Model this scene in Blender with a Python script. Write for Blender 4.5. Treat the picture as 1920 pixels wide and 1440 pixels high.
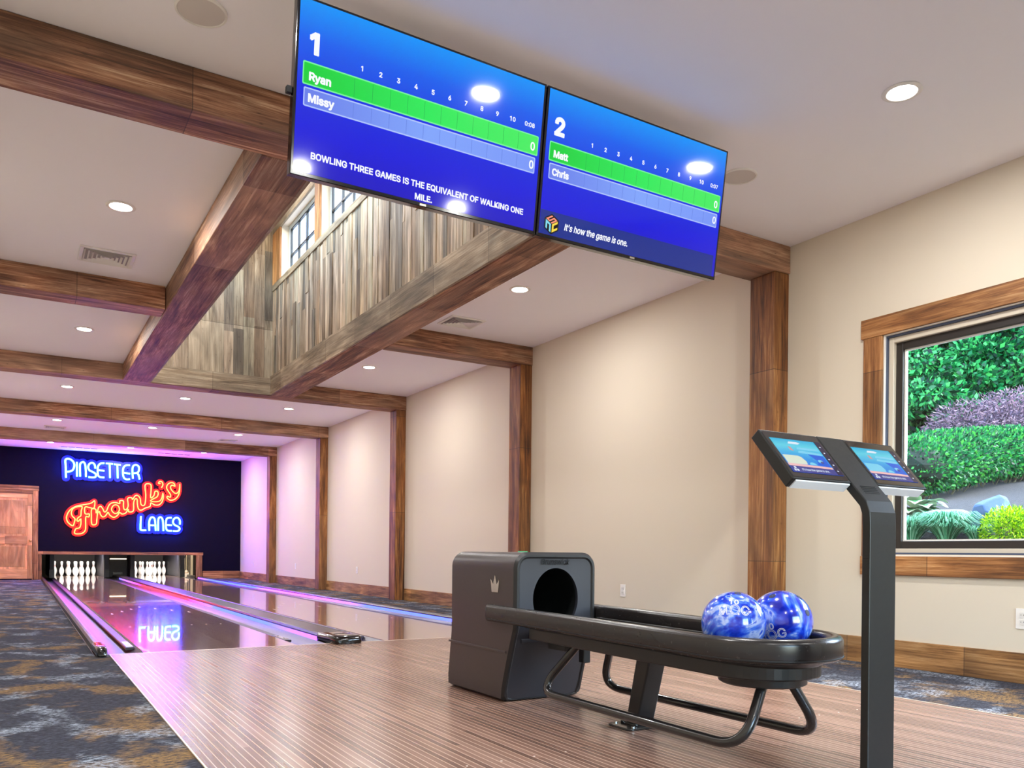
import bpy, bmesh, math, random
import numpy as np
from mathutils import Vector, Matrix
random.seed(7); RNG = np.random.default_rng(11)
for _o in list(bpy.data.objects): bpy.data.objects.remove(_o)
scene = bpy.context.scene
COL = scene.collection
R = math.radians
PI = math.pi

# ------------------------------------------------------------------ camera
YAW, PITCH, ROLL, FPX = 0.54545, -0.00191, 0.00982, 1523.39
fwd = Vector((math.sin(YAW)*math.cos(PITCH), math.cos(YAW)*math.cos(PITCH), math.sin(PITCH)))
r0 = Vector((math.cos(YAW), -math.sin(YAW), 0)); u0 = r0.cross(fwd)
rgt = r0*math.cos(ROLL) + u0*math.sin(ROLL); upv = -r0*math.sin(ROLL) + u0*math.cos(ROLL)
cam_data = bpy.data.cameras.new('camera'); cam = bpy.data.objects.new('camera', cam_data); COL.objects.link(cam)
cm = Matrix((rgt, upv, -fwd)).transposed().to_4x4(); cm.translation = Vector((-0.7395, -6.0194, 0.7068))
cam.matrix_world = cm
cam_data.sensor_width = 36.0; cam_data.lens = FPX*36/1920
cam_data.shift_y = 319.83/1920; cam_data.clip_start = 0.05; cam_data.clip_end = 300
scene.camera = cam

# ------------------------------------------------------------------ exposure, world
scene.view_settings.view_transform = 'Standard'; scene.view_settings.look = 'None'
EXPO = 1.68
scene.view_settings.exposure = EXPO; scene.view_settings.gamma = 1.0; scene.view_settings.use_curve_mapping = False
ES = 2**-EXPO          # screens keep their own brightness whatever the exposure
DOWN_W = 10.5        # watts of one recessed lamp
SKY = 1.15
world = bpy.data.worlds.new('sky'); scene.world = world; world.use_nodes = True
wn = world.node_tree.nodes; wl = world.node_tree.links
sky = wn.new('ShaderNodeTexSky'); sky.sky_type = 'NISHITA'; sky.sun_disc = False
sky.sun_elevation = R(48); sky.sun_rotation = R(120); sky.dust_density = 1.5
wn['Background'].inputs['Strength'].default_value = SKY
wl.new(sky.outputs[0], wn['Background'].inputs['Color'])
def area_light(name, loc, rot, w, sx, sy=None, col=(1,1,1), disk=False, parent=None, spread=None):
    d = bpy.data.lights.new(name, 'AREA'); d.energy = w; d.color = col
    d.shape = 'DISK' if disk else 'RECTANGLE'; d.size = sx
    if not disk: d.size_y = sy
    if spread: d.spread = spread
    o = bpy.data.objects.new(name, d); COL.objects.link(o); o.rotation_euler = rot; o.location = loc
    if parent: o.parent = parent; o.location = Vector(loc) - parent.location
    return o

# ------------------------------------------------------------------ helpers
def sr(r, g, b):
    f = lambda c: ((c/255+0.055)/1.055)**2.4 if c > 10.3 else c/255/12.92
    return (f(r), f(g), f(b), 1)
def new_mat(name):
    m = bpy.data.materials.new(name); m.use_nodes = True; nt = m.node_tree
    return m, nt.nodes, nt.links, nt.nodes['Principled BSDF']
def plain(name, col, rough=0.5, metal=0.0, spec=0.5, emit=None, es=1.0, coat=0.0, bump=0, bscale=60):
    m, n, l, b = new_mat(name)
    b.inputs['Base Color'].default_value = col; b.inputs['Roughness'].default_value = rough
    b.inputs['Metallic'].default_value = metal; b.inputs['Specular IOR Level'].default_value = spec
    b.inputs['Coat Weight'].default_value = coat
    if emit: b.inputs['Emission Color'].default_value = emit; b.inputs['Emission Strength'].default_value = es
    t = n.new('ShaderNodeTexNoise'); t.inputs['Scale'].default_value = bscale; t.inputs['Detail'].default_value = 4
    tc = n.new('ShaderNodeTexCoord'); l.new(tc.outputs['Object'], t.inputs['Vector'])
    mr = n.new('ShaderNodeMapRange'); mr.inputs[3].default_value = max(0, rough-0.04); mr.inputs[4].default_value = min(1, rough+0.04)
    l.new(t.outputs[0], mr.inputs[0]); l.new(mr.outputs[0], b.inputs['Roughness'])
    if bump:
        bp = n.new('ShaderNodeBump'); bp.inputs['Strength'].default_value = bump; bp.inputs['Distance'].default_value = 0.004
        l.new(t.outputs[0], bp.inputs['Height']); l.new(bp.outputs[0], b.inputs['Normal'])
    return m
def ramp(n, stops, interp='LINEAR'):
    r = n.new('ShaderNodeValToRGB'); r.color_ramp.interpolation = interp
    e = r.color_ramp.elements
    while len(e) < len(stops): e.new(0.5)
    for i, (p, c) in enumerate(stops): e[i].position = p; e[i].color = c
    return r
def mth(n, l, op, a, b=None, c=None):
    m = n.new('ShaderNodeMath'); m.operation = op
    for i, v in enumerate((a, b, c)):
        if v is None: continue
        if isinstance(v, (int, float)): m.inputs[i].default_value = v
        else: l.new(v, m.inputs[i])
    return m.outputs[0]
def mixc(n, l, f, a, b, mode='MIX'):
    m = n.new('ShaderNodeMix'); m.data_type = 'RGBA'; m.blend_type = mode
    for s, v in ((m.inputs[0], f), (m.inputs[6], a), (m.inputs[7], b)):
        if isinstance(v, (int, float, tuple)): s.default_value = v
        else: l.new(v, s)
    return m.outputs[2]
def wood(name, axis, cols, seg=1.6, grey=None, rough=0.62, tint=False, bump=0.5, greyamt=0.5):
    """reclaimed timber: grain runs along axis, tone changes from board to board, knots and saw marks"""
    m, n, l, b = new_mat(name)
    tc = n.new('ShaderNodeTexCoord'); oi = n.new('ShaderNodeObjectInfo')
    add = n.new('ShaderNodeVectorMath'); add.operation = 'ADD'
    sc = n.new('ShaderNodeVectorMath'); sc.operation = 'SCALE'; sc.inputs[0].default_value = (37, 53, 71)
    l.new(oi.outputs['Random'], sc.inputs['Scale']); l.new(tc.outputs['Object'], add.inputs[0]); l.new(sc.outputs[0], add.inputs[1])
    def nz(al, ac, sca, det, dist=0.0, ro=0.55):
        mp = n.new('ShaderNodeMapping'); s = [ac, ac, ac]; s[axis] = al; mp.inputs['Scale'].default_value = s
        l.new(add.outputs[0], mp.inputs[0]); t = n.new('ShaderNodeTexNoise')
        t.inputs['Scale'].default_value = sca; t.inputs['Detail'].default_value = det
        t.inputs['Roughness'].default_value = ro; t.inputs['Distortion'].default_value = dist
        l.new(mp.outputs[0], t.inputs['Vector']); return t.outputs[0]
    g1 = nz(0.8, 10, 1.0, 7, 1.6, 0.6); g2 = nz(2.2, 85, 1.0, 6, 0.4, 0.75); lo = nz(0.55, 2.6, 1.0, 3, 0.8)
    gm = mth(n, l, 'ADD', mth(n, l, 'MULTIPLY', g1, 0.5), mth(n, l, 'MULTIPLY', g2, 0.5))
    k = len(cols)
    rp = ramp(n, [(0.39+0.22*i/(k-1), c) for i, c in enumerate(cols)]); l.new(gm, rp.inputs[0])
    out = rp.outputs[0]
    if grey:
        gr = ramp(n, [(0.46, (0,0,0,1)), (0.66, (1,1,1,1))]); l.new(lo, gr.inputs[0])
        out = mixc(n, l, mth(n, l, 'MULTIPLY', gr.outputs[0], greyamt), out, grey)
    sep = n.new('ShaderNodeSeparateXYZ'); l.new(add.outputs[0], sep.inputs[0])
    al = sep.outputs[axis]
    cell = mth(n, l, 'FLOOR', mth(n, l, 'DIVIDE', al, seg))
    wnz = n.new('ShaderNodeTexWhiteNoise'); wnz.noise_dimensions = '1D'; l.new(cell, wnz.inputs['W'])
    val = n.new('ShaderNodeMapRange'); val.inputs[3].default_value = 0.66; val.inputs[4].default_value = 1.28
    l.new(wnz.outputs[0], val.inputs[0])
    frc = mth(n, l, 'FRACT', mth(n, l, 'DIVIDE', al, seg))
    out = mixc(n, l, mth(n, l, 'MULTIPLY', mth(n, l, 'LESS_THAN', frc, 0.005/seg), 0.7), out, (0.03, 0.018, 0.012, 1))
    if grey: out = mixc(n, l, mth(n, l, 'MULTIPLY', mth(n, l, 'GREATER_THAN', wnz.outputs[0], 0.72), 0.45), out, grey)
    out = mixc(n, l, 1.0, out, val.outputs[0], 'MULTIPLY')
    v2 = n.new('ShaderNodeMapRange'); v2.inputs[1].default_value = 0.3; v2.inputs[2].default_value = 0.7; v2.inputs[3].default_value = 0.66; v2.inputs[4].default_value = 1.34
    l.new(nz(1.1, 3.5, 1.3, 2, 1.0), v2.inputs[0]); out = mixc(n, l, 1.0, out, v2.outputs[0], 'MULTIPLY')
    vo = n.new('ShaderNodeTexVoronoi'); mp = n.new('ShaderNodeMapping'); s = [7, 7, 7]; s[axis] = 2.4
    mp.inputs['Scale'].default_value = s; l.new(add.outputs[0], mp.inputs[0]); l.new(mp.outputs[0], vo.inputs['Vector'])
    kr = ramp(n, [(0.0, (0.75,0.75,0.75,1)), (0.10, (0.35,0.35,0.35,1)), (0.17, (0,0,0,1))]); l.new(vo.outputs[0], kr.inputs[0])
    wsel = n.new('ShaderNodeSeparateColor'); l.new(vo.outputs['Color'], wsel.inputs[0])
    kf = mth(n, l, 'MULTIPLY', kr.outputs[0], mth(n, l, 'GREATER_THAN', wsel.outputs[0], 0.6))
    out = mixc(n, l, kf, out, (0.045, 0.022, 0.012, 1))
    if tint:
        at = n.new('ShaderNodeAttribute'); at.attribute_name = 'tint'
        out = mixc(n, l, 1.0, out, at.outputs['Color'], 'MULTIPLY')
    l.new(out, b.inputs['Base Color']); b.inputs['Roughness'].default_value = rough
    bp = n.new('ShaderNodeBump'); bp.inputs['Strength'].default_value = bump; bp.inputs['Distance'].default_value = 0.006
    l.new(gm, bp.inputs['Height']); l.new(bp.outputs[0], b.inputs['Normal'])
    return m

def box(bm, x0, x1, y0, y1, z0, z1, mi=0):
    v = [bm.verts.new(p) for p in ((x0,y0,z0),(x1,y0,z0),(x1,y1,z0),(x0,y1,z0),(x0,y0,z1),(x1,y0,z1),(x1,y1,z1),(x0,y1,z1))]
    for f in ((0,3,2,1),(4,5,6,7),(0,1,5,4),(1,2,6,5),(2,3,7,6),(3,0,4,7)):
        fc = bm.faces.new([v[i] for i in f]); fc.material_index = mi
    return v
def sweep(bm, path, prof, up=Vector((0,0,1)), closed=False, cap=True):
    """profile points (side, up) carried along a path"""
    path = [Vector(p) for p in path]; rings = []
    N = len(path)
    for i, p in enumerate(path):
        a = path[(i-1) % N] if (closed or i > 0) else p; c = path[(i+1) % N] if (closed or i < N-1) else p
        t = (c-a).normalized(); side = t.cross(up)
        if side.length < 1e-4: side = t.cross(Vector((1,0,0)))
        side.normalize(); u = side.cross(t).normalized()
        k = 1.0
        if (closed or 0 < i < N-1):
            t1 = (p-a).normalized(); ca = max(0.5, t1.dot(t)); k = 1/ca
        rings.append([bm.verts.new(p + side*(s*k) + u*q) for s, q in prof])
    M = len(prof)
    for i in range(N if closed else N-1):
        A, B = rings[i], rings[(i+1) % N]
        for j in range(M): bm.faces.new((A[j], A[(j+1)%M], B[(j+1)%M], B[j]))
    if cap and not closed:
        bm.faces.new(rings[0][::-1]); bm.faces.new(rings[-1])
def circ(r, n=12, sx=1, sy=1): return [(r*sx*math.cos(2*PI*i/n), r*sy*math.sin(2*PI*i/n)) for i in range(n)]
def rrect(w, h, r, n=5, cx=0, cy=0):
    pts = []
    for (x, y, a0) in ((w/2-r, h/2-r, 0), (-w/2+r, h/2-r, 90), (-w/2+r, -h/2+r, 180), (w/2-r, -h/2+r, 270)):
        for i in range(n+1):
            a = R(a0+90*i/n); pts.append((cx+x+r*math.cos(a), cy+y+r*math.sin(a)))
    return pts
def lathe(bm, prof, cx, cy, n=32, axis='z'):
    rings = []
    for r, z in prof:
        rings.append([bm.verts.new((cx+r*math.cos(2*PI*i/n), cy+r*math.sin(2*PI*i/n), z)) for i in range(n)])
    for a, b in zip(rings, rings[1:]):
        for i in range(n): bm.faces.new((a[i], a[(i+1)%n], b[(i+1)%n], b[i]))
    if prof[0][0] > 1e-4: bm.faces.new(rings[0][::-1])
    if prof[-1][0] > 1e-4: bm.faces.new(rings[-1])
def prism(bm, pts, y0, y1, plane='xz', mi=0):
    """polygon extruded; plane xz -> along y, xy -> along z, yz -> along x"""
    def P3(p, t):
        return {'xz': (p[0], t, p[1]), 'xy': (p[0], p[1], t), 'yz': (t, p[0], p[1])}[plane]
    A = [bm.verts.new(P3(p, y0)) for p in pts]; B = [bm.verts.new(P3(p, y1)) for p in pts]
    n = len(pts)
    for f in [A, B[::-1]] + [(A[i], B[i], B[(i+1)%n], A[(i+1)%n]) for i in range(n)]:
        fc = bm.faces.new(f); fc.material_index = mi
def smooth_path(pts, k=6, closed=False):
    """Catmull-Rom through the points"""
    P = [Vector(p) for p in pts]; out = []; N = len(P)
    for i in range(N if closed else N-1):
        p0 = P[(i-1) % N] if (closed or i > 0) else P[0]; p1 = P[i]; p2 = P[(i+1) % N]; p3 = P[(i+2) % N] if (closed or i+2 < N) else P[-1]
        for j in range(k):
            t = j/k
            out.append(0.5*((2*p1)+(-p0+p2)*t+(2*p0-5*p1+4*p2-p3)*t*t+(-p0+3*p1-3*p2+p3)*t**3))
    if not closed: out.append(P[-1])
    return out
def bend(pts, r, k=6):
    """polyline with its corners rounded to radius r"""
    P = [Vector(p) for p in pts]; out = [P[0]]
    for i in range(1, len(P)-1):
        a, b, c = P[i-1], P[i], P[i+1]; d1 = (a-b).normalized(); d2 = (c-b).normalized()
        q = min(r, (a-b).length*0.48, (c-b).length*0.48); A = b+d1*q; Cc = b+d2*q
        for j in range(k+1):
            t = j/k; out.append(A*(1-t)**2 + b*2*t*(1-t) + Cc*t*t)
    out.append(P[-1]); return out
def obj(name, bm, mat, parent=None, local=False, smooth=False, bevel=0, angle=35, recalc=True):
    """one mesh object; coordinates are world ones unless local"""
    if isinstance(bm, bmesh.types.BMesh):
        if recalc: bmesh.ops.recalc_face_normals(bm, faces=bm.faces)
        me = bpy.data.meshes.new(name); bm.to_mesh(me); bm.free()
    else: me = bm
    me.name = name
    for m in (mat if isinstance(mat, (list, tuple)) else [mat]): me.materials.append(m)
    o = bpy.data.objects.new(name, me); COL.objects.link(o)
    if parent:
        o.parent = parent
        if not local:
            q = parent; off = Vector((0,0,0))
            while q: off += q.location; q = q.parent
            me.transform(Matrix.Translation(-off))
    elif not local:
        co = [v.co for v in me.vertices]
        c = Vector(((min(v.x for v in co)+max(v.x for v in co))/2, (min(v.y for v in co)+max(v.y for v in co))/2, min(v.z for v in co)))
        me.transform(Matrix.Translation(-c)); o.location = c
    if smooth:
        for p in me.polygons: p.use_smooth = True
        me.set_sharp_from_angle(angle=R(angle))
    if bevel:
        md = o.modifiers.new('bevel', 'BEVEL'); md.width = bevel; md.segments = 2; md.limit_method = 'ANGLE'
    return o
def tag(o, label=None, cat=None, group=None, kind=None):
    if label: o['label'] = label
    if cat: o['category'] = cat
    if group: o['group'] = group
    if kind: o['kind'] = kind
    return o
def thing(name, loc, label, cat, group=None, kind=None, rot=(0,0,0)):
    o = bpy.data.objects.new(name, None); COL.objects.link(o); o.location = loc; o.rotation_euler = rot
    o.empty_display_size = 0.1
    return tag(o, label, cat, group, kind)
def dup(o, loc=None, label=None, parent=None):
    c = o.copy(); COL.objects.link(c)
    if parent: c.parent = parent
    if loc is not None: c.location = loc
    if label: c['label'] = label
    for ch in list(o.children): dup(ch, parent=c)
    return c
def qbox(name, mat, dims, label=None, cat=None, parent=None, bevel=0.003, kind=None, group=None, local=False):
    bm = bmesh.new(); box(bm, *dims)
    return tag(obj(name, bm, mat, parent, bevel=bevel, local=local), label, cat, group, kind)
GLYPHS = {' ': (94,[]),
"'": (103,[[39,159,35,254,68,254,64,159]]),
'.': (94,[[48,-2,39,-1,31,4,26,12,25,20,26,29,31,37,39,42,48,43,56,42,64,37,69,29,71,20,69,12,64,4,56,-1]]),
'0': (227,[[113,-3,87,0,65,12,47,31,34,57,27,89,24,127,27,165,35,197,48,223,65,242,87,254,113,258,139,254,161,242,179,223,192,197,200,165,203,127,200,89,192,57,179,31,162,12,140,0],[113,25,131,28,145,37,157,52,165,72,170,97,172,127,170,157,165,182,157,203,145,218,131,227,113,230,96,227,82,218,70,203,62,182,56,157,55,127,56,97,62,72,70,52,82,37,96,28]]),
'1': (227,[[138,254,138,0,106,0,106,224,105,224,43,179,43,213,99,254]]),
'2': (227,[[32,0,32,24,117,114,130,129,141,141,149,153,155,163,159,174,160,186,159,198,154,209,146,218,137,224,125,228,112,230,98,228,86,224,77,216,69,207,65,195,64,181,33,181,35,202,43,221,55,237,72,248,91,255,112,258,134,255,153,248,169,237,181,223,188,205,191,186,189,172,185,159,179,145,168,129,153,111,133,90,76,30,76,28,195,28,195,0]]),
'3': (227,[[109,-3,87,-1,66,5,49,15,35,29,26,46,22,66,55,66,57,54,63,44,72,35,83,30,95,26,109,25,124,26,138,30,149,37,157,46,163,58,165,72,163,86,158,98,150,109,137,117,121,122,101,124,78,124,78,150,144,224,144,226,35,226,35,254,186,254,186,230,106,139,106,144,132,144,154,138,172,127,185,111,194,93,196,72,194,51,185,33,172,18,154,6,133,-1]]),
'4': (227,[[20,53,20,79,123,254,155,254,54,83,54,81,207,81,207,53],[141,0,141,61,141,73,141,159,171,159,171,0]]),
'5': (227,[[111,-3,89,-1,70,6,54,16,41,30,33,47,30,65,61,65,64,54,69,44,77,36,87,30,98,26,111,25,125,27,138,32,149,41,157,52,162,66,164,81,162,97,157,111,148,122,137,131,124,137,109,138,96,137,84,134,73,129,64,123,34,126,48,254,183,254,183,226,75,226,67,151,68,151,77,157,89,162,101,166,115,167,131,165,147,160,161,153,172,143,182,130,189,116,194,99,195,82,193,58,184,38,171,21,154,8,134,-1]]),
'6': (227,[[113,-3,91,-1,71,7,55,20,42,37,34,58,32,81,34,100,40,119,51,142,69,170,126,254,161,254,75,131,73,131,77,137,83,144,90,149,98,153,107,156,117,157,139,155,158,147,173,136,185,120,192,101,194,79,192,56,184,36,171,20,155,7,135,-1],[113,24,127,26,139,31,149,40,157,51,162,64,164,79,162,94,157,107,149,118,139,126,127,131,113,133,99,131,87,126,77,118,69,107,64,94,62,79,64,64,69,51,77,40,87,31,99,26]]),
'7': (227,[[48,0,162,224,162,226,31,226,31,254,195,254,195,224,82,0]]),
'8': (227,[[113,-3,89,-1,68,6,50,17,37,31,29,48,26,68,28,83,33,98,40,110,51,121,63,128,76,132,76,133,59,141,46,154,38,171,35,190,38,209,45,225,57,239,73,249,92,256,113,258,134,256,153,249,169,239,181,225,188,209,191,190,188,171,180,154,167,141,150,133,150,132,164,128,176,121,186,110,194,98,199,83,200,68,198,48,189,31,176,17,158,6,137,-1],[113,25,129,26,142,30,153,37,161,46,167,57,168,69,167,83,161,94,153,104,141,111,128,116,113,118,98,116,85,111,73,104,65,94,59,83,58,69,59,57,64,46,73,37,84,30,97,26],[113,145,126,146,137,150,146,157,154,165,158,176,160,188,158,200,154,210,147,218,138,225,126,229,113,230,100,229,89,225,79,218,72,210,68,200,66,188,68,176,72,165,79,157,89,150,100,146]]),
'9': (227,[[113,258,135,255,155,247,171,234,184,217,192,197,194,173,192,155,186,135,175,112,158,84,100,0,65,0,151,124,154,124,149,117,144,111,137,105,128,101,119,98,109,97,87,100,69,107,53,119,41,134,34,154,32,176,34,198,42,218,55,235,71,247,91,255],[113,230,99,228,87,223,77,215,69,204,64,191,63,176,64,161,69,148,77,137,87,129,99,123,113,122,127,123,139,129,149,137,157,147,162,160,164,175,162,190,157,204,150,215,139,223,127,228]]),
':': (94,[[48,-2,39,-1,31,4,26,12,25,20,26,29,31,37,39,42,48,43,56,42,64,37,69,29,71,20,69,12,64,4,56,-1],[48,135,39,137,31,142,26,149,25,158,26,167,31,174,39,179,48,181,56,179,64,174,69,167,71,158,69,149,64,142,56,137]]),
'A': (240,[[8,0,101,254,138,254,231,0,198,0,144,151,138,167,132,186,125,210,116,239,123,239,114,209,106,185,100,166,95,151,43,0],[55,71,55,99,185,99,185,71]]),
'B': (228,[[30,0,30,254,121,254,145,252,164,245,180,235,190,221,197,205,199,187,198,172,193,160,187,150,178,143,168,137,157,133,157,131,170,129,182,123,192,114,201,102,207,86,209,68,207,50,200,33,189,20,172,9,151,2,123,0],[62,29,122,29,148,31,165,40,175,53,178,68,176,81,171,92,163,102,153,109,140,114,124,115,62,115],[62,143,119,143,132,144,144,148,154,155,162,163,166,174,168,186,165,202,156,214,141,223,120,226,62,226]]),
'C': (255,[[134,-3,103,1,75,12,52,32,35,58,24,90,20,127,24,165,35,197,52,223,75,242,103,254,134,258,152,256,170,252,186,245,201,236,214,224,224,209,232,193,236,174,204,174,200,186,195,197,187,206,179,214,169,220,158,224,146,227,134,228,111,225,92,216,75,202,62,182,54,157,52,127,54,97,63,72,75,53,92,38,112,29,134,26,146,27,158,30,169,34,179,40,187,48,195,57,200,68,204,80,236,80,232,62,224,45,214,31,201,19,187,9,170,2,153,-2]]),
'E': (209,[[30,0,30,254,186,254,186,226,62,226,62,143,178,143,178,114,62,114,62,29,188,29,188,0]]),
'F': (205,[[30,0,30,254,185,254,185,226,62,226,62,139,173,139,173,111,62,111,62,0]]),
'G': (260,[[134,-3,102,1,75,13,52,32,35,58,24,90,20,127,24,165,35,197,52,223,74,242,102,254,132,258,152,256,170,252,187,245,202,235,214,222,225,208,232,192,237,174,204,174,199,186,194,197,186,206,178,213,168,220,158,224,146,227,133,228,111,225,92,216,75,202,62,182,54,157,52,127,54,97,63,72,75,53,92,38,112,29,134,26,155,29,172,36,187,47,198,62,205,80,207,101,217,100,141,100,141,128,239,128,239,100,236,71,225,45,209,25,188,9,163,0]]),
'H': (258,[[30,0,30,254,62,254,62,144,196,144,196,254,228,254,228,0,196,0,196,116,62,116,62,0]]),
'I': (94,[[31,0,31,254,63,254,63,0]]),
'K': (233,[[52,73,52,108,61,119,70,131,78,141,87,152,96,162,106,172,182,254,224,254,116,138,114,138],[30,0,30,254,62,254,62,167,62,112,62,97,62,0],[186,0,94,130,114,155,224,0]]),
'L': (196,[[30,0,30,254,62,254,62,29,181,29,181,0]]),
'M': (314,[[30,0,30,254,76,254,139,94,141,87,144,79,147,71,150,61,153,52,156,42,158,33,161,24,154,24,156,32,159,41,162,51,165,61,168,70,171,79,174,87,176,94,238,254,284,254,284,0,252,0,252,145,252,154,252,163,252,174,253,184,253,195,253,207,253,218,253,229,256,229,253,217,249,205,245,193,241,181,237,171,234,161,231,152,228,145,171,0,143,0,85,145,83,152,80,160,76,170,72,181,69,192,65,204,60,216,56,229,59,229,60,219,60,208,60,197,60,186,61,175,61,164,61,154,61,145,61,0]]),
'N': (262,[[30,0,30,254,68,254,172,91,176,84,181,75,187,65,194,53,200,41,207,27,202,27,201,41,200,54,200,67,200,79,199,89,199,97,199,254,232,254,232,0,193,0,101,145,95,155,89,165,82,177,74,191,65,207,54,226,60,227,60,209,61,192,62,177,62,164,62,153,62,145,62,0]]),
'O': (267,[[133,-3,103,1,75,12,52,32,35,58,24,90,20,127,24,165,35,197,52,223,75,242,103,254,133,258,164,254,192,242,215,223,232,197,243,165,247,127,243,90,232,58,215,32,192,12,164,1],[133,26,155,29,175,38,191,52,204,72,212,97,215,127,212,157,204,182,191,202,175,216,155,225,133,228,112,225,92,216,75,202,63,182,54,157,52,127,54,97,63,72,75,52,92,38,112,29]]),
'Q': (267,[[123,80,156,80,185,42,192,32,234,-24,200,-24,173,13,166,23],[133,-3,103,1,75,12,52,32,35,58,24,90,20,127,24,165,35,197,52,223,75,242,103,254,133,258,164,254,192,242,215,223,232,197,243,165,247,127,243,90,232,58,215,32,192,12,164,1],[133,26,155,29,175,38,191,52,204,72,212,97,215,127,212,157,204,182,191,202,175,216,155,225,133,228,112,225,92,216,75,202,63,182,54,157,52,127,54,97,63,72,75,52,92,38,112,29]]),
'R': (224,[[30,0,30,254,118,254,145,252,167,244,183,232,195,217,202,198,205,176,202,154,195,136,183,120,166,109,145,101,118,99,48,99,48,128,117,128,135,129,149,133,160,141,167,150,171,162,173,176,171,190,167,202,159,212,149,220,134,224,116,226,62,226,62,0],[177,0,115,115,151,115,214,0]]),
'S': (223,[[112,-4,86,-2,64,5,46,15,32,30,23,48,19,68,52,68,55,55,62,44,71,35,83,29,97,26,112,25,128,26,143,30,155,37,165,46,171,57,173,70,171,81,166,89,158,96,148,102,136,107,122,111,92,120,64,130,43,145,30,163,26,186,29,206,37,224,51,238,69,249,90,256,114,258,137,256,158,249,175,238,189,224,197,208,200,189,169,189,163,206,151,219,134,227,112,229,97,228,84,224,73,218,64,209,59,199,58,188,60,176,65,167,74,160,85,154,96,150,106,147,132,140,144,136,156,132,168,126,179,119,189,110,197,99,202,85,204,69,201,50,193,32,180,17,162,5,139,-2]]),
'T': (224,[[16,226,16,254,208,254,208,226,128,226,128,0,96,0,96,226]]),
'U': (259,[[129,-4,101,-1,77,8,57,22,42,40,33,62,30,87,30,254,62,254,62,89,64,72,70,57,80,44,94,34,110,28,129,26,149,28,165,34,179,44,188,57,194,72,196,89,196,254,229,254,229,87,226,62,216,40,201,22,182,8,157,-1]]),
'V': (240,[[102,0,8,254,42,254,96,103,101,88,108,69,115,45,124,15,117,15,126,45,133,69,140,88,145,103,197,254,231,254,139,0]]),
'W': (343,[[78,0,8,254,41,254,82,98,85,85,88,73,91,60,93,47,96,33,98,20,95,20,97,33,100,47,103,60,106,73,109,85,112,98,153,254,190,254,231,98,234,85,237,73,240,60,243,47,246,33,249,20,244,20,247,33,249,47,252,60,255,73,258,85,261,98,302,254,335,254,265,0,228,0,184,161,180,178,176,196,172,215,168,237,175,237,171,216,167,197,164,179,159,161,115,0]]),
'a': (195,[[80,-4,63,-3,47,2,34,11,24,22,17,37,15,54,17,69,22,80,29,90,39,97,50,102,63,105,76,108,89,110,105,112,117,113,126,115,133,117,136,121,138,127,138,128,137,139,133,148,128,156,120,161,110,164,98,165,85,164,75,161,66,156,59,150,54,144,50,137,20,146,29,161,39,173,52,182,66,188,82,191,97,192,108,192,119,190,131,186,143,180,153,172,161,160,167,145,168,126,168,0,138,0,138,26,136,26,132,19,126,12,118,6,108,1,95,-3],[85,23,101,24,114,29,124,37,132,47,136,57,138,69,138,95,135,93,130,91,123,89,116,88,108,87,100,86,93,85,88,84,77,82,67,79,58,75,52,70,47,62,46,52,47,43,51,36,57,30,65,26,74,24]]),
'c': (198,[[104,-4,79,-1,58,8,41,23,28,43,20,66,17,94,20,122,28,146,41,165,58,180,79,189,104,192,117,191,130,189,142,184,153,178,162,170,170,161,176,150,181,138,151,131,149,138,145,145,141,150,135,155,128,159,121,162,113,164,104,165,86,162,73,155,62,144,54,129,50,112,48,94,50,75,54,59,62,44,73,33,86,26,104,23,113,24,121,26,129,29,135,33,141,38,146,44,149,51,152,59,181,51,177,39,171,28,163,19,153,11,142,4,130,0,117,-3]]),
'e': (202,[[106,-4,80,-1,58,8,41,23,28,42,20,66,17,93,20,121,28,145,40,165,58,180,78,189,103,192,118,191,133,187,147,180,160,170,170,157,179,141,184,121,186,97,186,85,37,85,37,110,169,110,155,101,153,119,149,134,141,147,131,157,118,163,103,165,87,163,73,157,62,147,54,135,50,121,48,105,48,89,50,69,55,53,64,40,76,31,90,25,106,23,117,24,127,26,135,31,143,36,149,44,153,53,182,45,177,32,168,20,156,10,141,2,125,-3]]),
'g': (213,[[103,-75,84,-74,67,-70,53,-63,41,-55,32,-45,25,-35,51,-20,55,-26,61,-33,68,-39,77,-44,89,-48,103,-49,124,-46,141,-38,152,-23,156,-3,156,34,153,34,149,28,143,21,136,14,126,8,114,4,97,2,76,5,56,13,40,27,28,45,20,68,17,96,20,123,27,147,40,166,56,180,76,189,98,192,114,191,127,186,137,180,144,173,150,166,154,159,157,159,157,190,186,190,186,-4,183,-27,175,-45,162,-59,145,-68,125,-73],[102,30,118,32,132,38,142,47,150,61,155,77,156,96,155,115,150,132,142,146,132,156,119,163,102,165,86,163,73,156,62,145,54,131,50,115,48,96,50,78,54,61,62,48,73,38,86,32]]),
'h': (205,[[57,113,57,0,26,0,26,254,57,254,57,144,51,144,62,166,76,181,94,189,114,192,132,190,148,184,161,174,170,160,177,142,179,120,179,0,148,0,148,118,145,137,136,152,123,161,105,165,92,163,80,159,71,151,63,141,58,129]]),
'i': (83,[[26,0,26,190,57,190,57,0],[42,221,34,223,27,227,22,234,21,242,22,249,27,256,34,260,42,262,50,260,57,256,62,249,63,242,62,234,57,227,50,223]]),
'k': (190,[[55,68,55,106,60,106,142,190,180,190,92,100,89,100],[26,0,26,254,57,254,57,0],[147,0,74,93,96,114,186,0]]),
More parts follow.
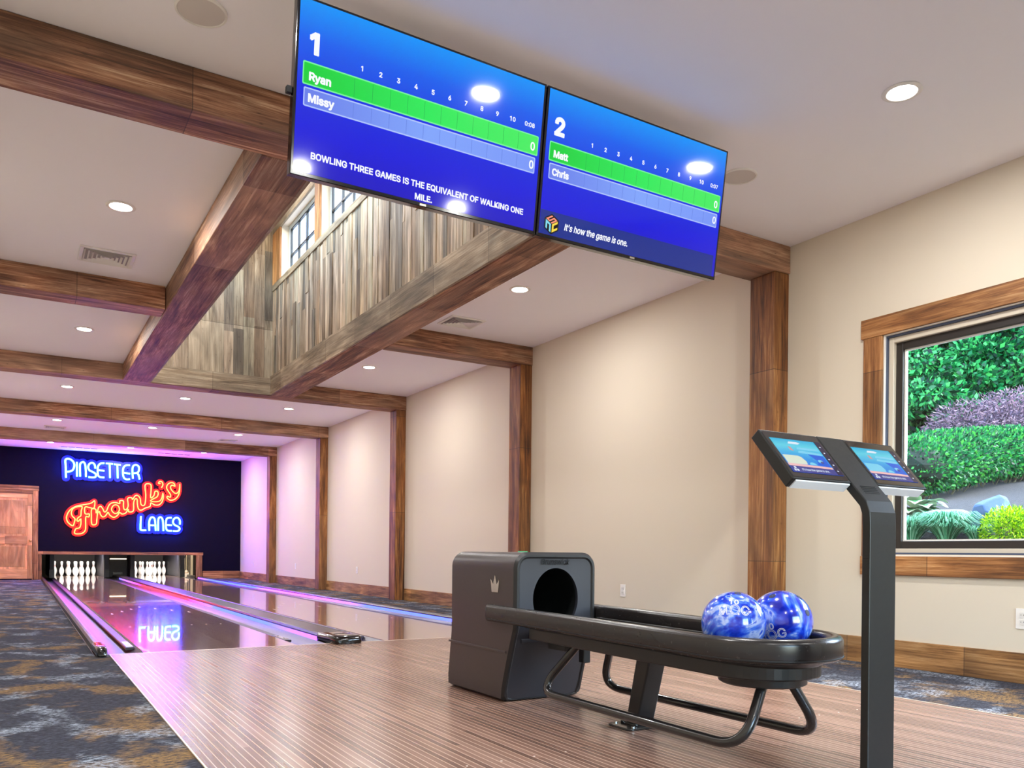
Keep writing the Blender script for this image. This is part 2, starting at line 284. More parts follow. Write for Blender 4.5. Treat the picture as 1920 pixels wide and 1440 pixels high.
'm': (305,[[26,0,26,190,56,190,56,148,54,148,59,162,66,173,75,182,86,188,98,192,110,193,129,190,144,180,154,166,160,147,156,147,161,160,169,172,178,181,190,187,204,192,218,193,234,191,249,186,261,177,270,164,276,148,278,128,278,0,248,0,248,127,245,145,236,156,224,163,209,165,197,164,187,160,179,153,173,145,169,135,168,124,168,0,137,0,137,130,134,144,126,156,115,163,100,165,89,164,79,160,70,154,63,145,58,133,57,119,57,0]]),
'n': (205,[[57,113,57,0,26,0,26,190,56,190,56,144,51,144,62,166,76,181,94,189,114,192,132,190,147,184,160,174,170,160,176,142,179,120,179,0,148,0,148,118,145,137,136,152,123,161,105,165,92,163,80,159,71,151,63,141,58,129]]),
'o': (208,[[104,-4,79,-1,58,8,41,23,28,43,20,66,17,94,20,122,28,146,41,165,58,180,79,189,104,192,128,189,149,180,167,165,180,146,188,122,191,94,188,66,180,43,167,23,149,8,128,-1],[104,23,121,26,135,33,146,44,154,59,158,75,160,94,158,112,154,129,146,144,135,155,121,162,104,165,86,162,73,155,62,144,54,129,50,112,48,94,50,75,54,59,62,44,73,33,86,26]]),
'r': (130,[[26,0,26,190,56,190,56,160,58,160,65,173,76,184,90,190,107,192,110,192,115,192,119,192,122,192,122,161,119,162,115,162,109,163,103,163,91,161,80,157,70,151,63,142,58,131,57,118,57,0]]),
's': (182,[[91,-4,72,-3,56,2,42,9,31,19,23,32,18,47,47,53,53,40,62,30,75,25,91,23,108,25,122,31,131,40,134,51,132,60,127,68,118,74,106,78,75,85,52,93,36,104,27,119,23,137,26,152,33,166,43,177,58,185,74,190,94,192,112,191,127,186,140,179,149,170,157,158,162,145,134,139,129,149,121,158,110,164,94,166,78,164,65,158,57,150,54,139,56,129,62,122,72,116,86,111,115,105,137,97,153,86,162,71,166,53,163,37,156,24,145,12,130,3,112,-2]]),
't': (114,[[102,190,102,164,3,164,3,190],[32,236,63,236,63,49,64,38,68,31,75,26,85,25,88,25,93,26,97,26,101,27,107,1,102,0,96,-1,90,-2,84,-2,62,1,46,11,36,26,32,46]]),
'u': (205,[[91,-3,73,-1,57,5,44,15,35,29,28,47,26,69,26,190,57,190,57,72,60,52,68,37,82,28,100,25,113,27,125,31,134,38,142,48,146,61,148,76,148,190,179,190,179,0,149,0,149,46,154,46,143,23,129,8,111,0]]),
'w': (284,[[69,0,11,190,44,190,67,107,72,89,77,68,82,46,88,21,82,21,88,45,93,67,98,88,103,107,126,190,158,190,181,107,186,88,191,68,196,45,201,21,196,21,201,45,206,68,212,88,217,107,240,190,272,190,215,0,184,0,159,86,156,99,152,112,149,126,145,140,142,154,138,169,145,169,142,155,138,140,135,126,131,112,128,99,124,86,99,0]]),
'y': (195,[[24,-69,31,-43,36,-44,44,-45,52,-44,59,-42,65,-37,71,-29,75,-18,81,-1,9,190,42,190,83,78,88,60,93,43,98,27,103,10,92,10,97,27,101,43,106,60,112,78,153,190,186,190,102,-29,96,-43,88,-54,80,-62,70,-68,58,-71,46,-73,39,-72,32,-72,27,-70]])}
def text_geo(body, size, bold=0.0, shear=0.0, align='LEFT', sx=1.0, outline=None):
    """letters as flat polygons (or outline tubes) in the XY plane, from the outlines above: returns verts, faces"""
    cu = bpy.data.curves.new('t', 'CURVE'); cu.dimensions = '2D'; cu.fill_mode = 'BOTH'
    k = size*0.7/254; total = sum(GLYPHS[c][0] for c in body)*k; pen = {'LEFT': 0.0, 'CENTER': -total/2, 'RIGHT': -total}[align]
    V2, F2 = [], []
    for c in body:
        adv, loops = GLYPHS[c]
        for lp in loops:
            pts = [Vector(((pen+lp[i]*k+shear*lp[i+1]*k)*sx, lp[i+1]*k)) for i in range(0, len(lp), 2)]; n = len(pts)
            sp = cu.splines.new('POLY'); sp.points.add(n-1); sp.use_cyclic_u = True
            for i, q in enumerate(pts): sp.points[i].co = (q.x, q.y, 0, 1)
            if bold and not outline:                             # thicken: a narrow strip centred on every outline edge
                for i in range(n):
                    p, q = pts[i], pts[(i+1) % n]; d = q-p
                    if d.length < 1e-7: continue
                    d = d.normalized()*bold; m = Vector((-d.y, d.x)); b0 = len(V2)
                    V2 += [(*(p-d*0.7-m), 0), (*(q+d*0.7-m), 0), (*(q+d*0.7+m), 0), (*(p-d*0.7+m), 0)]; F2.append((b0, b0+1, b0+2, b0+3))
        pen += adv*k
    if outline: cu.dimensions = '3D'; cu.fill_mode = 'FULL'; cu.bevel_depth = outline; cu.bevel_resolution = 0
    ob = bpy.data.objects.new('t', cu); COL.objects.link(ob)
    dg = bpy.context.evaluated_depsgraph_get(); me = ob.evaluated_get(dg).to_mesh()
    V = [tuple(v.co) for v in me.vertices]; F = [tuple(p.vertices) for p in me.polygons]
    ob.evaluated_get(dg).to_mesh_clear(); bpy.data.objects.remove(ob); bpy.data.curves.remove(cu)
    o = len(V); return V+V2, F+[tuple(i+o for i in f) for f in F2]
def add_text(bm, body, size, fn, **k):
    V, F = text_geo(body, size, **k); vs = [bm.verts.new(fn(*v)) for v in V]
    for f in F:
        try: bm.faces.new([vs[i] for i in f])
        except ValueError: pass
def poly(bm, pts, fn=lambda x, y, z: (x, y, z), mi=0):
    f = bm.faces.new([bm.verts.new(fn(x, y, 0)) for x, y in pts]); f.material_index = mi; return f

# ------------------------------------------------------------------ measurements (metres; lane 1 left edge is x=0, foul line y=0)
XL, XR = -1.345, 4.094            # side walls
YF, YB = 15.313, -9.0             # pin wall, rear wall
H = 2.979; BH = 0.201             # ceiling, beam depth
BY = (-1.9616, 1.5406, 4.964, 8.4687, 11.9405); BD = 0.27
AX0, AX1 = -0.215, 3.02           # approach
P2 = 1.7618; LW = 1.0541

# ------------------------------------------------------------------ materials
M = {}
M['wall'] = plain('wall_paint', sr(218, 208, 189), 0.85, bump=0.05, bscale=220)
M['ceil'] = plain('ceiling_paint', sr(250, 249, 253), 0.9, bump=0.05, bscale=220)
M['navy'] = plain('navy_wall_paint', (0.0038, 0.0020, 0.015, 1), 0.8, spec=0.12, bump=0.08, bscale=160)
bc = [sr(74,42,26), sr(130,82,54), sr(174,124,90), sr(220,182,146)]
M['beamX'] = wood('beam_wood_across', 0, bc, 1.7, sr(142,116,96), greyamt=0.65)
M['beamY'] = wood('beam_wood_along', 1, bc, 1.5, sr(142,116,96), greyamt=0.5)
M['postZ'] = wood('post_wood', 2, [sr(70,36,14), sr(122,72,32), sr(158,100,48), sr(200,146,88)], 1.4, sr(92,68,46), greyamt=0.4)
M['trimX'] = wood('grey_trim_across', 0, [sr(100,84,66), sr(146,126,102), sr(176,158,132), sr(200,186,160)], 0.9, sr(120,110,98))
M['trimY'] = wood('grey_trim_along', 1, [sr(104,86,66), sr(152,130,102), sr(184,162,132), sr(206,190,160)], 0.9, sr(128,116,100))
M['plank'] = wood('barn_plank', 2, [sr(112,92,72), sr(160,138,112), sr(192,170,142), sr(216,198,170)], 3.1, sr(136,122,106), tint=True, greyamt=0.3)
M['baseY'] = wood('baseboard_wood_along', 1, [sr(92,58,28), sr(142,98,52), sr(176,128,76), sr(200,156,104)], 0.8, sr(120,96,70), greyamt=0.3)
M['baseX'] = wood('baseboard_wood_across', 0, [sr(84,48,28), sr(128,80,50), sr(160,108,70), sr(186,140,100)], 0.6, None)
M['baseZ'] = wood('casing_wood_upright', 2, [sr(84,48,28), sr(128,80,50), sr(160,108,70), sr(186,140,100)], 0.9, None)
M['winY'] = wood('window_trim_along', 1, [sr(98,60,28), sr(142,92,48), sr(172,120,70), sr(196,150,100)], 2.5, None)
M['winZ'] = wood('window_trim_upright', 2, [sr(98,60,28), sr(142,92,48), sr(172,120,70), sr(196,150,100)], 2.5, None)
M['pineZ'] = wood('knotty_pine_upright', 2, [sr(196,130,84), sr(214,150,102), sr(226,166,118), sr(232,178,132)], 0.9, None, rough=0.45, bump=0.15)
M['pineX'] = wood('knotty_pine_across', 0, [sr(192,124,80), sr(210,146,98), sr(224,162,114), sr(230,174,128)], 1.5, None, rough=0.45, bump=0.15)
M['black'] = plain('black_gloss', sr(9, 8, 10), 0.12, coat=0.3)
M['blacks'] = plain('black_satin', sr(24, 24, 27), 0.42)
M['blackm'] = plain('black_matte', sr(14, 14, 17), 0.8)
M['white'] = plain('white_plastic', sr(238, 236, 230), 0.35)
M['cream'] = plain('cream_vinyl', sr(206, 196, 178), 0.5)
M['bronze'] = plain('dark_bronze_frame', sr(44, 39, 36), 0.45)
M['chrome'] = plain('brushed_metal', sr(200, 196, 190), 0.25, metal=1.0)
M['brass'] = plain('satin_brass', sr(214, 170, 110), 0.3, metal=1.0)

def carpet():
    m, n, l, b = new_mat('patterned_carpet')
    tc = n.new('ShaderNodeTexCoord')
    def nz(sx, sy, det=3, ro=0.5, dis=0):
        mp = n.new('ShaderNodeMapping'); mp.inputs['Scale'].default_value = (sx, sy, 1); l.new(tc.outputs['Object'], mp.inputs[0])
        t = n.new('ShaderNodeTexNoise'); t.inputs['Scale'].default_value = 1; t.inputs['Detail'].default_value = det
        t.inputs['Roughness'].default_value = ro; t.inputs['Distortion'].default_value = dis
        l.new(mp.outputs[0], t.inputs['Vector']); return t.outputs[0]
    dash = nz(30, 105, 4, 0.8); big = nz(3.2, 2.6, 4, 0.62, 0.3); big2 = nz(3.6, 2.8, 4, 0.62, 0.3)
    fine = nz(60, 260, 2)
    base = ramp(n, [(0.35, sr(40,42,50)), (0.5, sr(60,62,72)), (0.66, sr(84,86,98))]); l.new(dash, base.inputs[0])
    def patch(src, lo, hi, dlo, dhi):
        a = ramp(n, [(lo, (0,0,0,1)), (hi, (1,1,1,1))]); l.new(src, a.inputs[0])
        d = ramp(n, [(dlo, (0,0,0,1)), (dhi, (1,1,1,1))]); l.new(dash, d.inputs[0])
        return mth(n, l, 'MULTIPLY', a.outputs[0], d.outputs[0])
    c = mixc(n, l, patch(big, 0.51, 0.60, 0.42, 0.54), base.outputs[0], sr(146, 116, 76))
    c = mixc(n, l, patch(big2, 0.52, 0.61, 0.48, 0.56), c, sr(164, 174, 188))
    dk = ramp(n, [(0.3, (0.55,0.55,0.55,1)), (0.7, (1.25,1.25,1.25,1))]); l.new(fine, dk.inputs[0])
    c = mixc(n, l, 1.0, c, dk.outputs[0], 'MULTIPLY')
    l.new(c, b.inputs['Base Color']); b.inputs['Roughness'].default_value = 0.95; b.inputs['Specular IOR Level'].default_value = 0.15
    bp = n.new('ShaderNodeBump'); bp.inputs['Strength'].default_value = 0.5; bp.inputs['Distance'].default_value = 0.004
    l.new(fine, bp.inputs['Height']); l.new(bp.outputs[0], b.inputs['Normal'])
    return m
M['carpet'] = carpet()
def boards(name, cols, line, lw, rough, coat, linemix=1.0, bw=0.02703, x0=0.0, spec=0.5):
    """synthetic lane boards: narrow strips along y with a pale joint between them"""
    m, n, l, b = new_mat(name)
    g = n.new('ShaderNodeNewGeometry'); sep = n.new('ShaderNodeSeparateXYZ'); l.new(g.outputs['Position'], sep.inputs[0])
    q = mth(n, l, 'DIVIDE', mth(n, l, 'SUBTRACT', sep.outputs[0], x0), bw)
    cell = mth(n, l, 'FLOOR', q); fr = mth(n, l, 'SUBTRACT', q, cell)
    cy = mth(n, l, 'FLOOR', mth(n, l, 'ADD', mth(n, l, 'DIVIDE', sep.outputs[1], 1.35), mth(n, l, 'MULTIPLY', cell, 0.37)))
    cb = n.new('ShaderNodeCombineXYZ'); l.new(cell, cb.inputs[0]); l.new(cy, cb.inputs[1])
    wn_ = n.new('ShaderNodeTexWhiteNoise'); l.new(cb.outputs[0], wn_.inputs['Vector'])
    mp = n.new('ShaderNodeMapping'); mp.inputs['Scale'].default_value = (70, 3, 1); l.new(g.outputs['Position'], mp.inputs[0])
    no = n.new('ShaderNodeTexNoise'); no.inputs['Scale'].default_value = 1; no.inputs['Detail'].default_value = 4; l.new(mp.outputs[0], no.inputs['Vector'])
    f = mth(n, l, 'ADD', mth(n, l, 'MULTIPLY', wn_.outputs[0], 0.45), mth(n, l, 'MULTIPLY', no.outputs[0], 0.55))
    rp = ramp(n, [(0.2+0.6*i/(len(cols)-1), c) for i, c in enumerate(cols)]); l.new(f, rp.inputs[0])
    d = mth(n, l, 'ABSOLUTE', mth(n, l, 'SUBTRACT', fr, 0.5))
    e = n.new('ShaderNodeMapRange'); e.inputs[1].default_value = 0.5-lw; e.inputs[2].default_value = 0.5-lw*0.4; e.clamp = True
    l.new(d, e.inputs[0]); ef = mth(n, l, 'MULTIPLY', e.outputs[0], linemix)
    l.new(mixc(n, l, ef, rp.outputs[0], line), b.inputs['Base Color'])
    b.inputs['Roughness'].default_value = rough; b.inputs['Coat Weight'].default_value = coat; b.inputs['Coat Roughness'].default_value = 0.02
    b.inputs['Specular IOR Level'].default_value = spec
    return m
M['approach'] = boards('approach_boards', [sr(98,72,62), sr(124,95,82), sr(150,118,103)], sr(206,176,154), 0.09, 0.27, 0.0, 0.85)
M['lane'] = boards('lane_boards', [sr(136,108,96), sr(156,126,112), sr(176,144,126)], sr(192,162,144), 0.07, 0.13, 0.8, 0.35)
M['lineW'] = plain('pale_inlay', sr(232, 216, 196), 0.3)
M['gutter'] = plain('gutter_grey', sr(66, 60, 74), 0.33)
M['rail'] = plain('bumper_rail_plum', sr(46, 38, 48), 0.4)
M['cap'] = plain('divider_cap', sr(46, 38, 45), 0.3)
def strip_mat(name, stops, y0, y1, es):
    m, n, l, b = new_mat(name)
    g = n.new('ShaderNodeNewGeometry'); sep = n.new('ShaderNodeSeparateXYZ'); l.new(g.outputs['Position'], sep.inputs[0])
    mr = n.new('ShaderNodeMapRange'); mr.inputs[1].default_value = y0; mr.inputs[2].default_value = y1; l.new(sep.outputs[1], mr.inputs[0])
    r = ramp(n, stops); l.new(mr.outputs[0], r.inputs[0]); b.inputs['Base Color'].default_value = (0.1,0.1,0.1,1)
    l.new(r.outputs[0], b.inputs['Emission Color']); b.inputs['Emission Strength'].default_value = es
    return m
RED, BLU, VIO, MAG = (1,0.01,0.03,1), (0.04,0.07,1,1), (0.30,0.05,1,1), (0.9,0.05,0.85,1)

# ------------------------------------------------------------------ room shell
def rects(name, rs, z0, z1, mat, parent=None):
    bm = bmesh.new()
    for (x0, x1, y0, y1) in rs: box(bm, x0, x1, y0, y1, z0, z1)
    return tag(obj(name, bm, mat, parent), kind='structure')
rects('floor', [(XL, XR, YB, 0), (XL, -0.31, 0, YF), (3.13, XR, 0, YF)], -0.15, 0, M['carpet'])
CX0, CX1, CY0, CY1 = 0.60, 2.16, -1.70, 4.985           # raised well in the ceiling
rects('ceiling', [(XL, XR, YB, CY0), (XL, XR, CY1, YF), (XL, CX0-0.12, CY0, CY1), (CX1+0.12, XR, CY0, CY1)], H, H+0.12, M['ceil'])
rects('ceiling', [(CX0, CX1, CY0, CY1)], 5.30, 5.42, M['ceil'])
# right wall, window opening y -5.30..-2.73, z .72..2.15
WY0, WY1, WZ0, WZ1 = -5.30, -2.728, 0.722, 2.148
bm = bmesh.new(); T = 0.16
box(bm, XR, XR+T, WY1, YF+0.2, -0.15, H); box(bm, XR, XR+T, YB-0.2, WY0, -0.15, H)
box(bm, XR, XR+T, WY0, WY1, -0.15, WZ0); box(bm, XR, XR+T, WY0, WY1, WZ1, H)
tag(obj('wall_right', bm, M['wall']), kind='structure')
bm = bmesh.new()
box(bm, XL-T, XL, YB-0.2, YF+0.2, -0.15, H)
tag(obj('wall_left', bm, M['wall']), kind='structure')
# rear wall with a wide opening for the added fill window
bm = bmesh.new()
box(bm, XL, 0.0, YB-0.2, YB, 0, H); box(bm, 3.4, XR, YB-0.2, YB, 0, H); box(bm, 0.0, 3.4, YB-0.2, YB, 2.3, H); box(bm, 0.0, 3.4, YB-0.2, YB, 0, 0.25)
tag(obj('wall_back', bm, M['wall']), kind='structure')
# pin wall, opening x -.30..3.02, z 0...575
OX0, OX1, OZ = -0.298, 3.02, 0.575
bm = bmesh.new()
box(bm, XL, OX0, YF, YF+0.1, -0.15, H); box(bm, OX1, XR, YF, YF+0.1, -0.15, H); box(bm, OX0, OX1, YF, YF+0.1, OZ, H)
tag(obj('wall_far', bm, M['navy']), kind='structure')

# baseboards
def base_y(y0, y1):
    tag(qbox('baseboard_right', M['baseY'], (XR-0.018, XR, y0, y1, 0, 0.172), bevel=0.003), kind='structure')
ys = [YB] + [v for y in BY for v in (y, y+0.235)] + [YF]
for i in range(0, len(ys), 2): base_y(ys[i]+0.002, ys[i+1]-0.002)
tag(qbox('baseboard_far', M['baseX'], (3.182, XR-0.02, YF-0.018, YF, 0, 0.185)), kind='structure')

# posts on the right wall
pl = ['broad rough wooden wall post beside the big window', 'rough wooden wall post rising behind the black ball return hood',
      'rough wooden wall post, third from the window', 'rough wooden wall post, fourth from the window', 'rough wooden wall post nearest the neon sign wall']
for i, y in enumerate(BY):
    bm = bmesh.new(); box(bm, XR-0.152, XR, y+0.012, y+0.245, 0, H-BH)
    tag(obj('wall_post', bm, M['postZ'], bevel=0.006), pl[i], 'post', 'reclaimed wood posts along the right wall')
# beams
def beam(dims, mat, label):
    return qbox('ceiling_beam', M[mat], dims, label, 'beam', bevel=0.006, group='reclaimed wood ceiling beams')
beam((XL, XR, BY[0], BY[0]+BD, H-BH, H), 'beamX', 'heavy wooden cross beam behind the two scoreboard screens')
beam((XL, 0.325, BY[1], BY[1]+BD, H-BH, H), 'beamX', 'short wooden beam from the left wall to the lengthwise beam')
beam((2.435, XR, BY[1], BY[1]+BD, H-BH, H), 'beamX', 'short wooden beam from the ceiling well to the second wall post')
beam((XL, XR, BY[2], BY[2]+BD, H-BH, H), 'beamX', 'wooden cross beam closing the far end of the ceiling well')
beam((XL, XR, BY[3], BY[3]+BD, H-BH, H), 'beamX', 'wooden cross beam between the ceiling well and the pin end, nearer one')
beam((XL, XR, BY[4], BY[4]+BD, H-BH, H), 'beamX', 'purple-lit wooden cross beam nearest the neon sign wall')
beam((0.33, 0.625, BY[0]+BD+0.002, BY[2]-0.002, H-BH, H), 'beamY', 'long reddish wooden beam along the left side of the ceiling well')
beam((2.135, 2.43, BY[0]+BD+0.002, BY[2]-0.002, H-BH, H), 'beamY', 'long wooden beam along the right side of the ceiling well')

# raised well: plank walls with clerestory windows
def planks(name, plane, fixed, a0, a1, zfun, tl, wmin=0.07, wmax=0.15, depth=0.02, inward=1):
    """vertical barn boards of unequal width, length and depth, one wall = one mesh"""
    bm = bmesh.new(); lay = bm.loops.layers.color.new('tint'); a = a0; rnd = random.Random(int(fixed*1000)+5)
    while a < a1-0.01:
        w = min(rnd.uniform(wmin, wmax), a1-a)
        for (z0, z1) in zfun(a+w/2):
            z = z0
            while z < z1-0.02:
                zn = min(z1, z+rnd.uniform(0.5, 1.5)); d = depth*rnd.uniform(0.35, 1.0); n0 = len(bm.faces)
                if plane == 'x': box(bm, min(fixed, fixed-inward*d), max(fixed, fixed-inward*d), a+0.0012, a+w-0.0012, z, zn-0.001)
                else: box(bm, a+0.0012, a+w-0.0012, min(fixed, fixed-inward*d), max(fixed, fixed-inward*d), z, zn-0.001)
                v = rnd.choice([0.66, 0.8, 0.9, 1.0, 1.0, 1.08, 1.2]); g = rnd.uniform(-0.06, 0.05)
                bm.faces.ensure_lookup_table()
                for f in bm.faces[n0:]:
                    for lp in f.loops: lp[lay] = (v*(1-g), v, v*(1+g), 1)
                z = zn
        a += w
    return tag(obj(name, bm, M['plank'], recalc=True), kind='structure')
WINS = [(3.16, 4.62), (1.52, 2.98), (-0.12, 1.34), (-1.62, -0.30)]       # clerestory openings along y
planks('wall_upper_right', 'x', CX1, CY0, 4.985, lambda y: [(H, 4.175)], 'tint', wmin=0.04, wmax=0.12)
planks('wall_upper_left', 'x', CX0, CY0, 4.985, lambda y: [(H, 4.175)], 'tint', inward=-1)
planks('wall_upper_far', 'y', CY1, CX0, CX1, lambda x: [(H, 5.3)], 'tint', wmin=0.11, wmax=0.19)
planks('wall_upper_near', 'y', CY0, CX0, CX1, lambda x: [(H, 5.3)], 'tint', inward=-1)
for nm, xa, xb in (('wall_upper_right', CX1, CX1+0.12), ('wall_upper_left', CX0-0.12, CX0)):
    bm = bmesh.new(); box(bm, xa, xb, CY0, CY1, H, 4.22); box(bm, xa, xb, CY0, CY1, 4.95, 5.42)
    prev = CY1
    for a, b in WINS: box(bm, xa, xb, b, prev, 4.22, 4.95); prev = a
    box(bm, xa, xb, CY0, prev, 4.22, 4.95)
    tag(obj(nm, bm, M['wall']), kind='structure')
for nm, ya, yb in (('wall_upper_far', CY1, CY1+0.12), ('wall_upper_near', CY0-0.12, CY0)):
    tag(qbox(nm, M['wall'], (CX0-0.12, CX1+0.12, ya, yb, H+0.121, 5.42), bevel=0), kind='structure')
k = 0
for side, xa, s in (('right', CX1, -1), ('left', CX0, 1)):
    bm = bmesh.new(); x0, x1 = sorted((xa, xa+s*0.028))
    box(bm, x0, x1, CY0+0.02, 4.964, 4.17, 4.25)
    tag(obj('trim_%d' % (k+1), bm, M['trimY'], bevel=0.003), kind='structure')
    bm = bmesh.new(); box(bm, x0, x1, CY0+0.02, 4.964, 4.93, 5.06)
    tag(obj('trim_%d' % (k+2), bm, M['trimY'], bevel=0.003), kind='structure')
    bm = bmesh.new(); prev = 4.964
    for a, b in WINS: box(bm, x0, x1, b, prev, 4.251, 4.929); prev = a
    box(bm, x0, x1, CY0+0.02, prev, 4.251, 4.929)
    tag(obj('trim_%d' % (k+3), bm, M['winZ'], bevel=0.003), kind='structure')
    bm = bmesh.new(); x0, x1 = (2.111, 2.134) if side == 'right' else (0.626, 0.649); box(bm, x0, x1, CY0+0.02, 4.938, H-BH+0.005, H+0.055)
    tag(obj('trim_%d' % (k+4), bm, M['trimY'], bevel=0.003), kind='structure')
    k += 4
tag(qbox('trim_9', M['trimX'], (0.63, 2.134, 4.938, 4.962, H-BH+0.005, H+0.03)), kind='structure')

def glass_mat(name, refl=1.0):
    m = bpy.data.materials.new(name); m.use_nodes = True; n = m.node_tree.nodes; l = m.node_tree.links; n.clear()
    o = n.new('ShaderNodeOutputMaterial'); t = n.new('ShaderNodeBsdfTransparent'); g = n.new('ShaderNodeBsdfGlossy')
    t.inputs['Color'].default_value = (0.93, 0.97, 0.96, 1); g.inputs['Roughness'].default_value = 0.01
    f = n.new('ShaderNodeFresnel'); f.inputs['IOR'].default_value = 1.45; mx = n.new('ShaderNodeMixShader')
    l.new(mth(n, l, 'MULTIPLY', f.outputs[0], 0.55*refl), mx.inputs[0]); l.new(t.outputs[0], mx.inputs[1]); l.new(g.outputs[0], mx.inputs[2]); l.new(mx.outputs[0], o.inputs['Surface'])
    return m
M['glass'] = glass_mat('window_glass')
M['bluefr'] = plain('white_window_sash', sr(206, 214, 222), 0.5)
wi = 2
def clerestory(side, xa, s, a, b, i):
    xg = xa - s*0.105
    x0, x1 = sorted((xg, xg-s*0.02))
    bm = bmesh.new()
    box(bm, x0-0.012, x1+0.012, a, a+0.05, 4.22, 4.95); box(bm, x0-0.012, x1+0.012, b-0.05, b, 4.22, 4.95)
    box(bm, x0-0.012, x1+0.012, a+0.05, b-0.05, 4.22, 4.27); box(bm, x0-0.012, x1+0.012, a+0.05, b-0.05, 4.90, 4.95)
    f = obj('window_%d' % i, bm, M['bluefr'], bevel=0.002); tag(f, kind='structure')
    bm = bmesh.new(); w = (b-a-0.1)/4
    for q in (1, 2, 3): box(bm, x0-0.004, x1+0.004, a+0.05+w*q-0.009, a+0.05+w*q+0.009, 4.27, 4.90)
    box(bm, x0-0.004, x1+0.004, a+0.05, b-0.05, 4.545, 4.563)
    for zz in (4.27, 4.888): box(bm, x0-0.004, x1+0.004, a+0.05, b-0.05, zz, zz+0.012)
    for yy in (a+0.05, b-0.062): box(bm, x0-0.004, x1+0.004, yy, yy+0.012, 4.27, 4.9)
    obj('muntin_grid', bm, M['blacks'], f)
    bm = bmesh.new(); box(bm, xg-s*0.008, xg-s*0.012, a+0.05, b-0.05, 4.27, 4.90); obj('pane', bm, M['glass'], f)
for side, xa, s in (('right', CX1, -1), ('left', CX0, 1)):
    for a, b in WINS: clerestory(side, xa, s, a, b, wi); wi += 1

# ------------------------------------------------------------------ big window on the right
tr = thing('window_1', (XR, (WY0+WY1)/2, WZ0), None, None, kind='structure')
g = 0.02
for nm, d, mt in (('head_casing', (XR-0.022, XR, WY0-0.15, WY1+0.160, WZ1+0.008, WZ1+0.135), 'winY'),
                  ('sill_casing', (XR-0.022, XR, WY0-0.15, WY1+0.150, WZ0-0.135, WZ0-0.012), 'winY'),
                  ('side_casing', (XR-0.018, XR, WY1+0.006, WY1+0.143, WZ0-0.011, WZ1+0.007), 'winZ'),
                  ('side_casing', (XR-0.018, XR, WY0-0.143, WY0-0.006, WZ0-0.011, WZ1+0.007), 'winZ')):
    qbox(nm, M[mt], d, parent=tr)
def ring(bm, x0, x1, ya, yb, za, zb, w):
    box(bm, x0, x1, ya, ya+w, za, zb); box(bm, x0, x1, yb-w, yb, za, zb)
    box(bm, x0, x1, ya+w, yb-w, za, za+w); box(bm, x0, x1, ya+w, yb-w, zb-w, zb)
bm = bmesh.new(); ring(bm, XR-0.004, XR+0.012, WY0, WY1, WZ0-0.011, WZ1+0.007, 0.005); obj('caulk_line', bm, M['white'], tr)
bm = bmesh.new(); ring(bm, XR+0.012, XR+0.05, WY0, WY1, WZ0, WZ1, 0.012); obj('jamb_liner', bm, plain('slate_liner', sr(70, 80, 102), 0.5), tr)
mid = -4.02
for i, (ya, yb) in enumerate(((mid+0.0, WY1-0.012), (WY0+0.012, mid))):
    bm = bmesh.new(); ring(bm, XR+0.03, XR+0.085, ya, yb, WZ0+0.002, WZ1-0.012, 0.036); sf = obj('stop_frame', bm, M['cream'], tr, bevel=0.004)
    bm = bmesh.new(); ring(bm, XR+0.055, XR+0.10, ya+0.036, yb-0.036, WZ0+0.038, WZ1-0.048, 0.048); sh = obj('sash', bm, M['bronze'], tr, bevel=0.004)
    bm = bmesh.new(); ring(bm, XR+0.075, XR+0.095, ya+0.084, yb-0.084, WZ0+0.086, WZ1-0.096, 0.010); obj('glazing_bead', bm, M['white'], sh)
    bm = bmesh.new(); box(bm, XR+0.083, XR+0.087, ya+0.094, yb-0.094, WZ0+0.096, WZ1-0.106); obj('pane', bm, M['glass'], sh)
# rear wall window behind the camera, added to bring in fill daylight
rw = thing('window_%d' % wi, (1.7, YB-0.1, 0.25), None, None, kind='structure')
bm = bmesh.new()
for x in (0.0, 1.1, 2.2, 3.34): box(bm, x, x+0.06, YB-0.14, YB-0.08, 0.25, 2.3)
box(bm, 0.06, 3.34, YB-0.14, YB-0.08, 0.25, 0.31); box(bm, 0.06, 3.34, YB-0.14, YB-0.08, 2.24, 2.3)
obj('frame', bm, M['bronze'], rw)
bm = bmesh.new(); box(bm, 0.06, 3.34, YB-0.112, YB-0.108, 0.31, 2.24); obj('pane', bm, M['glass'], rw)

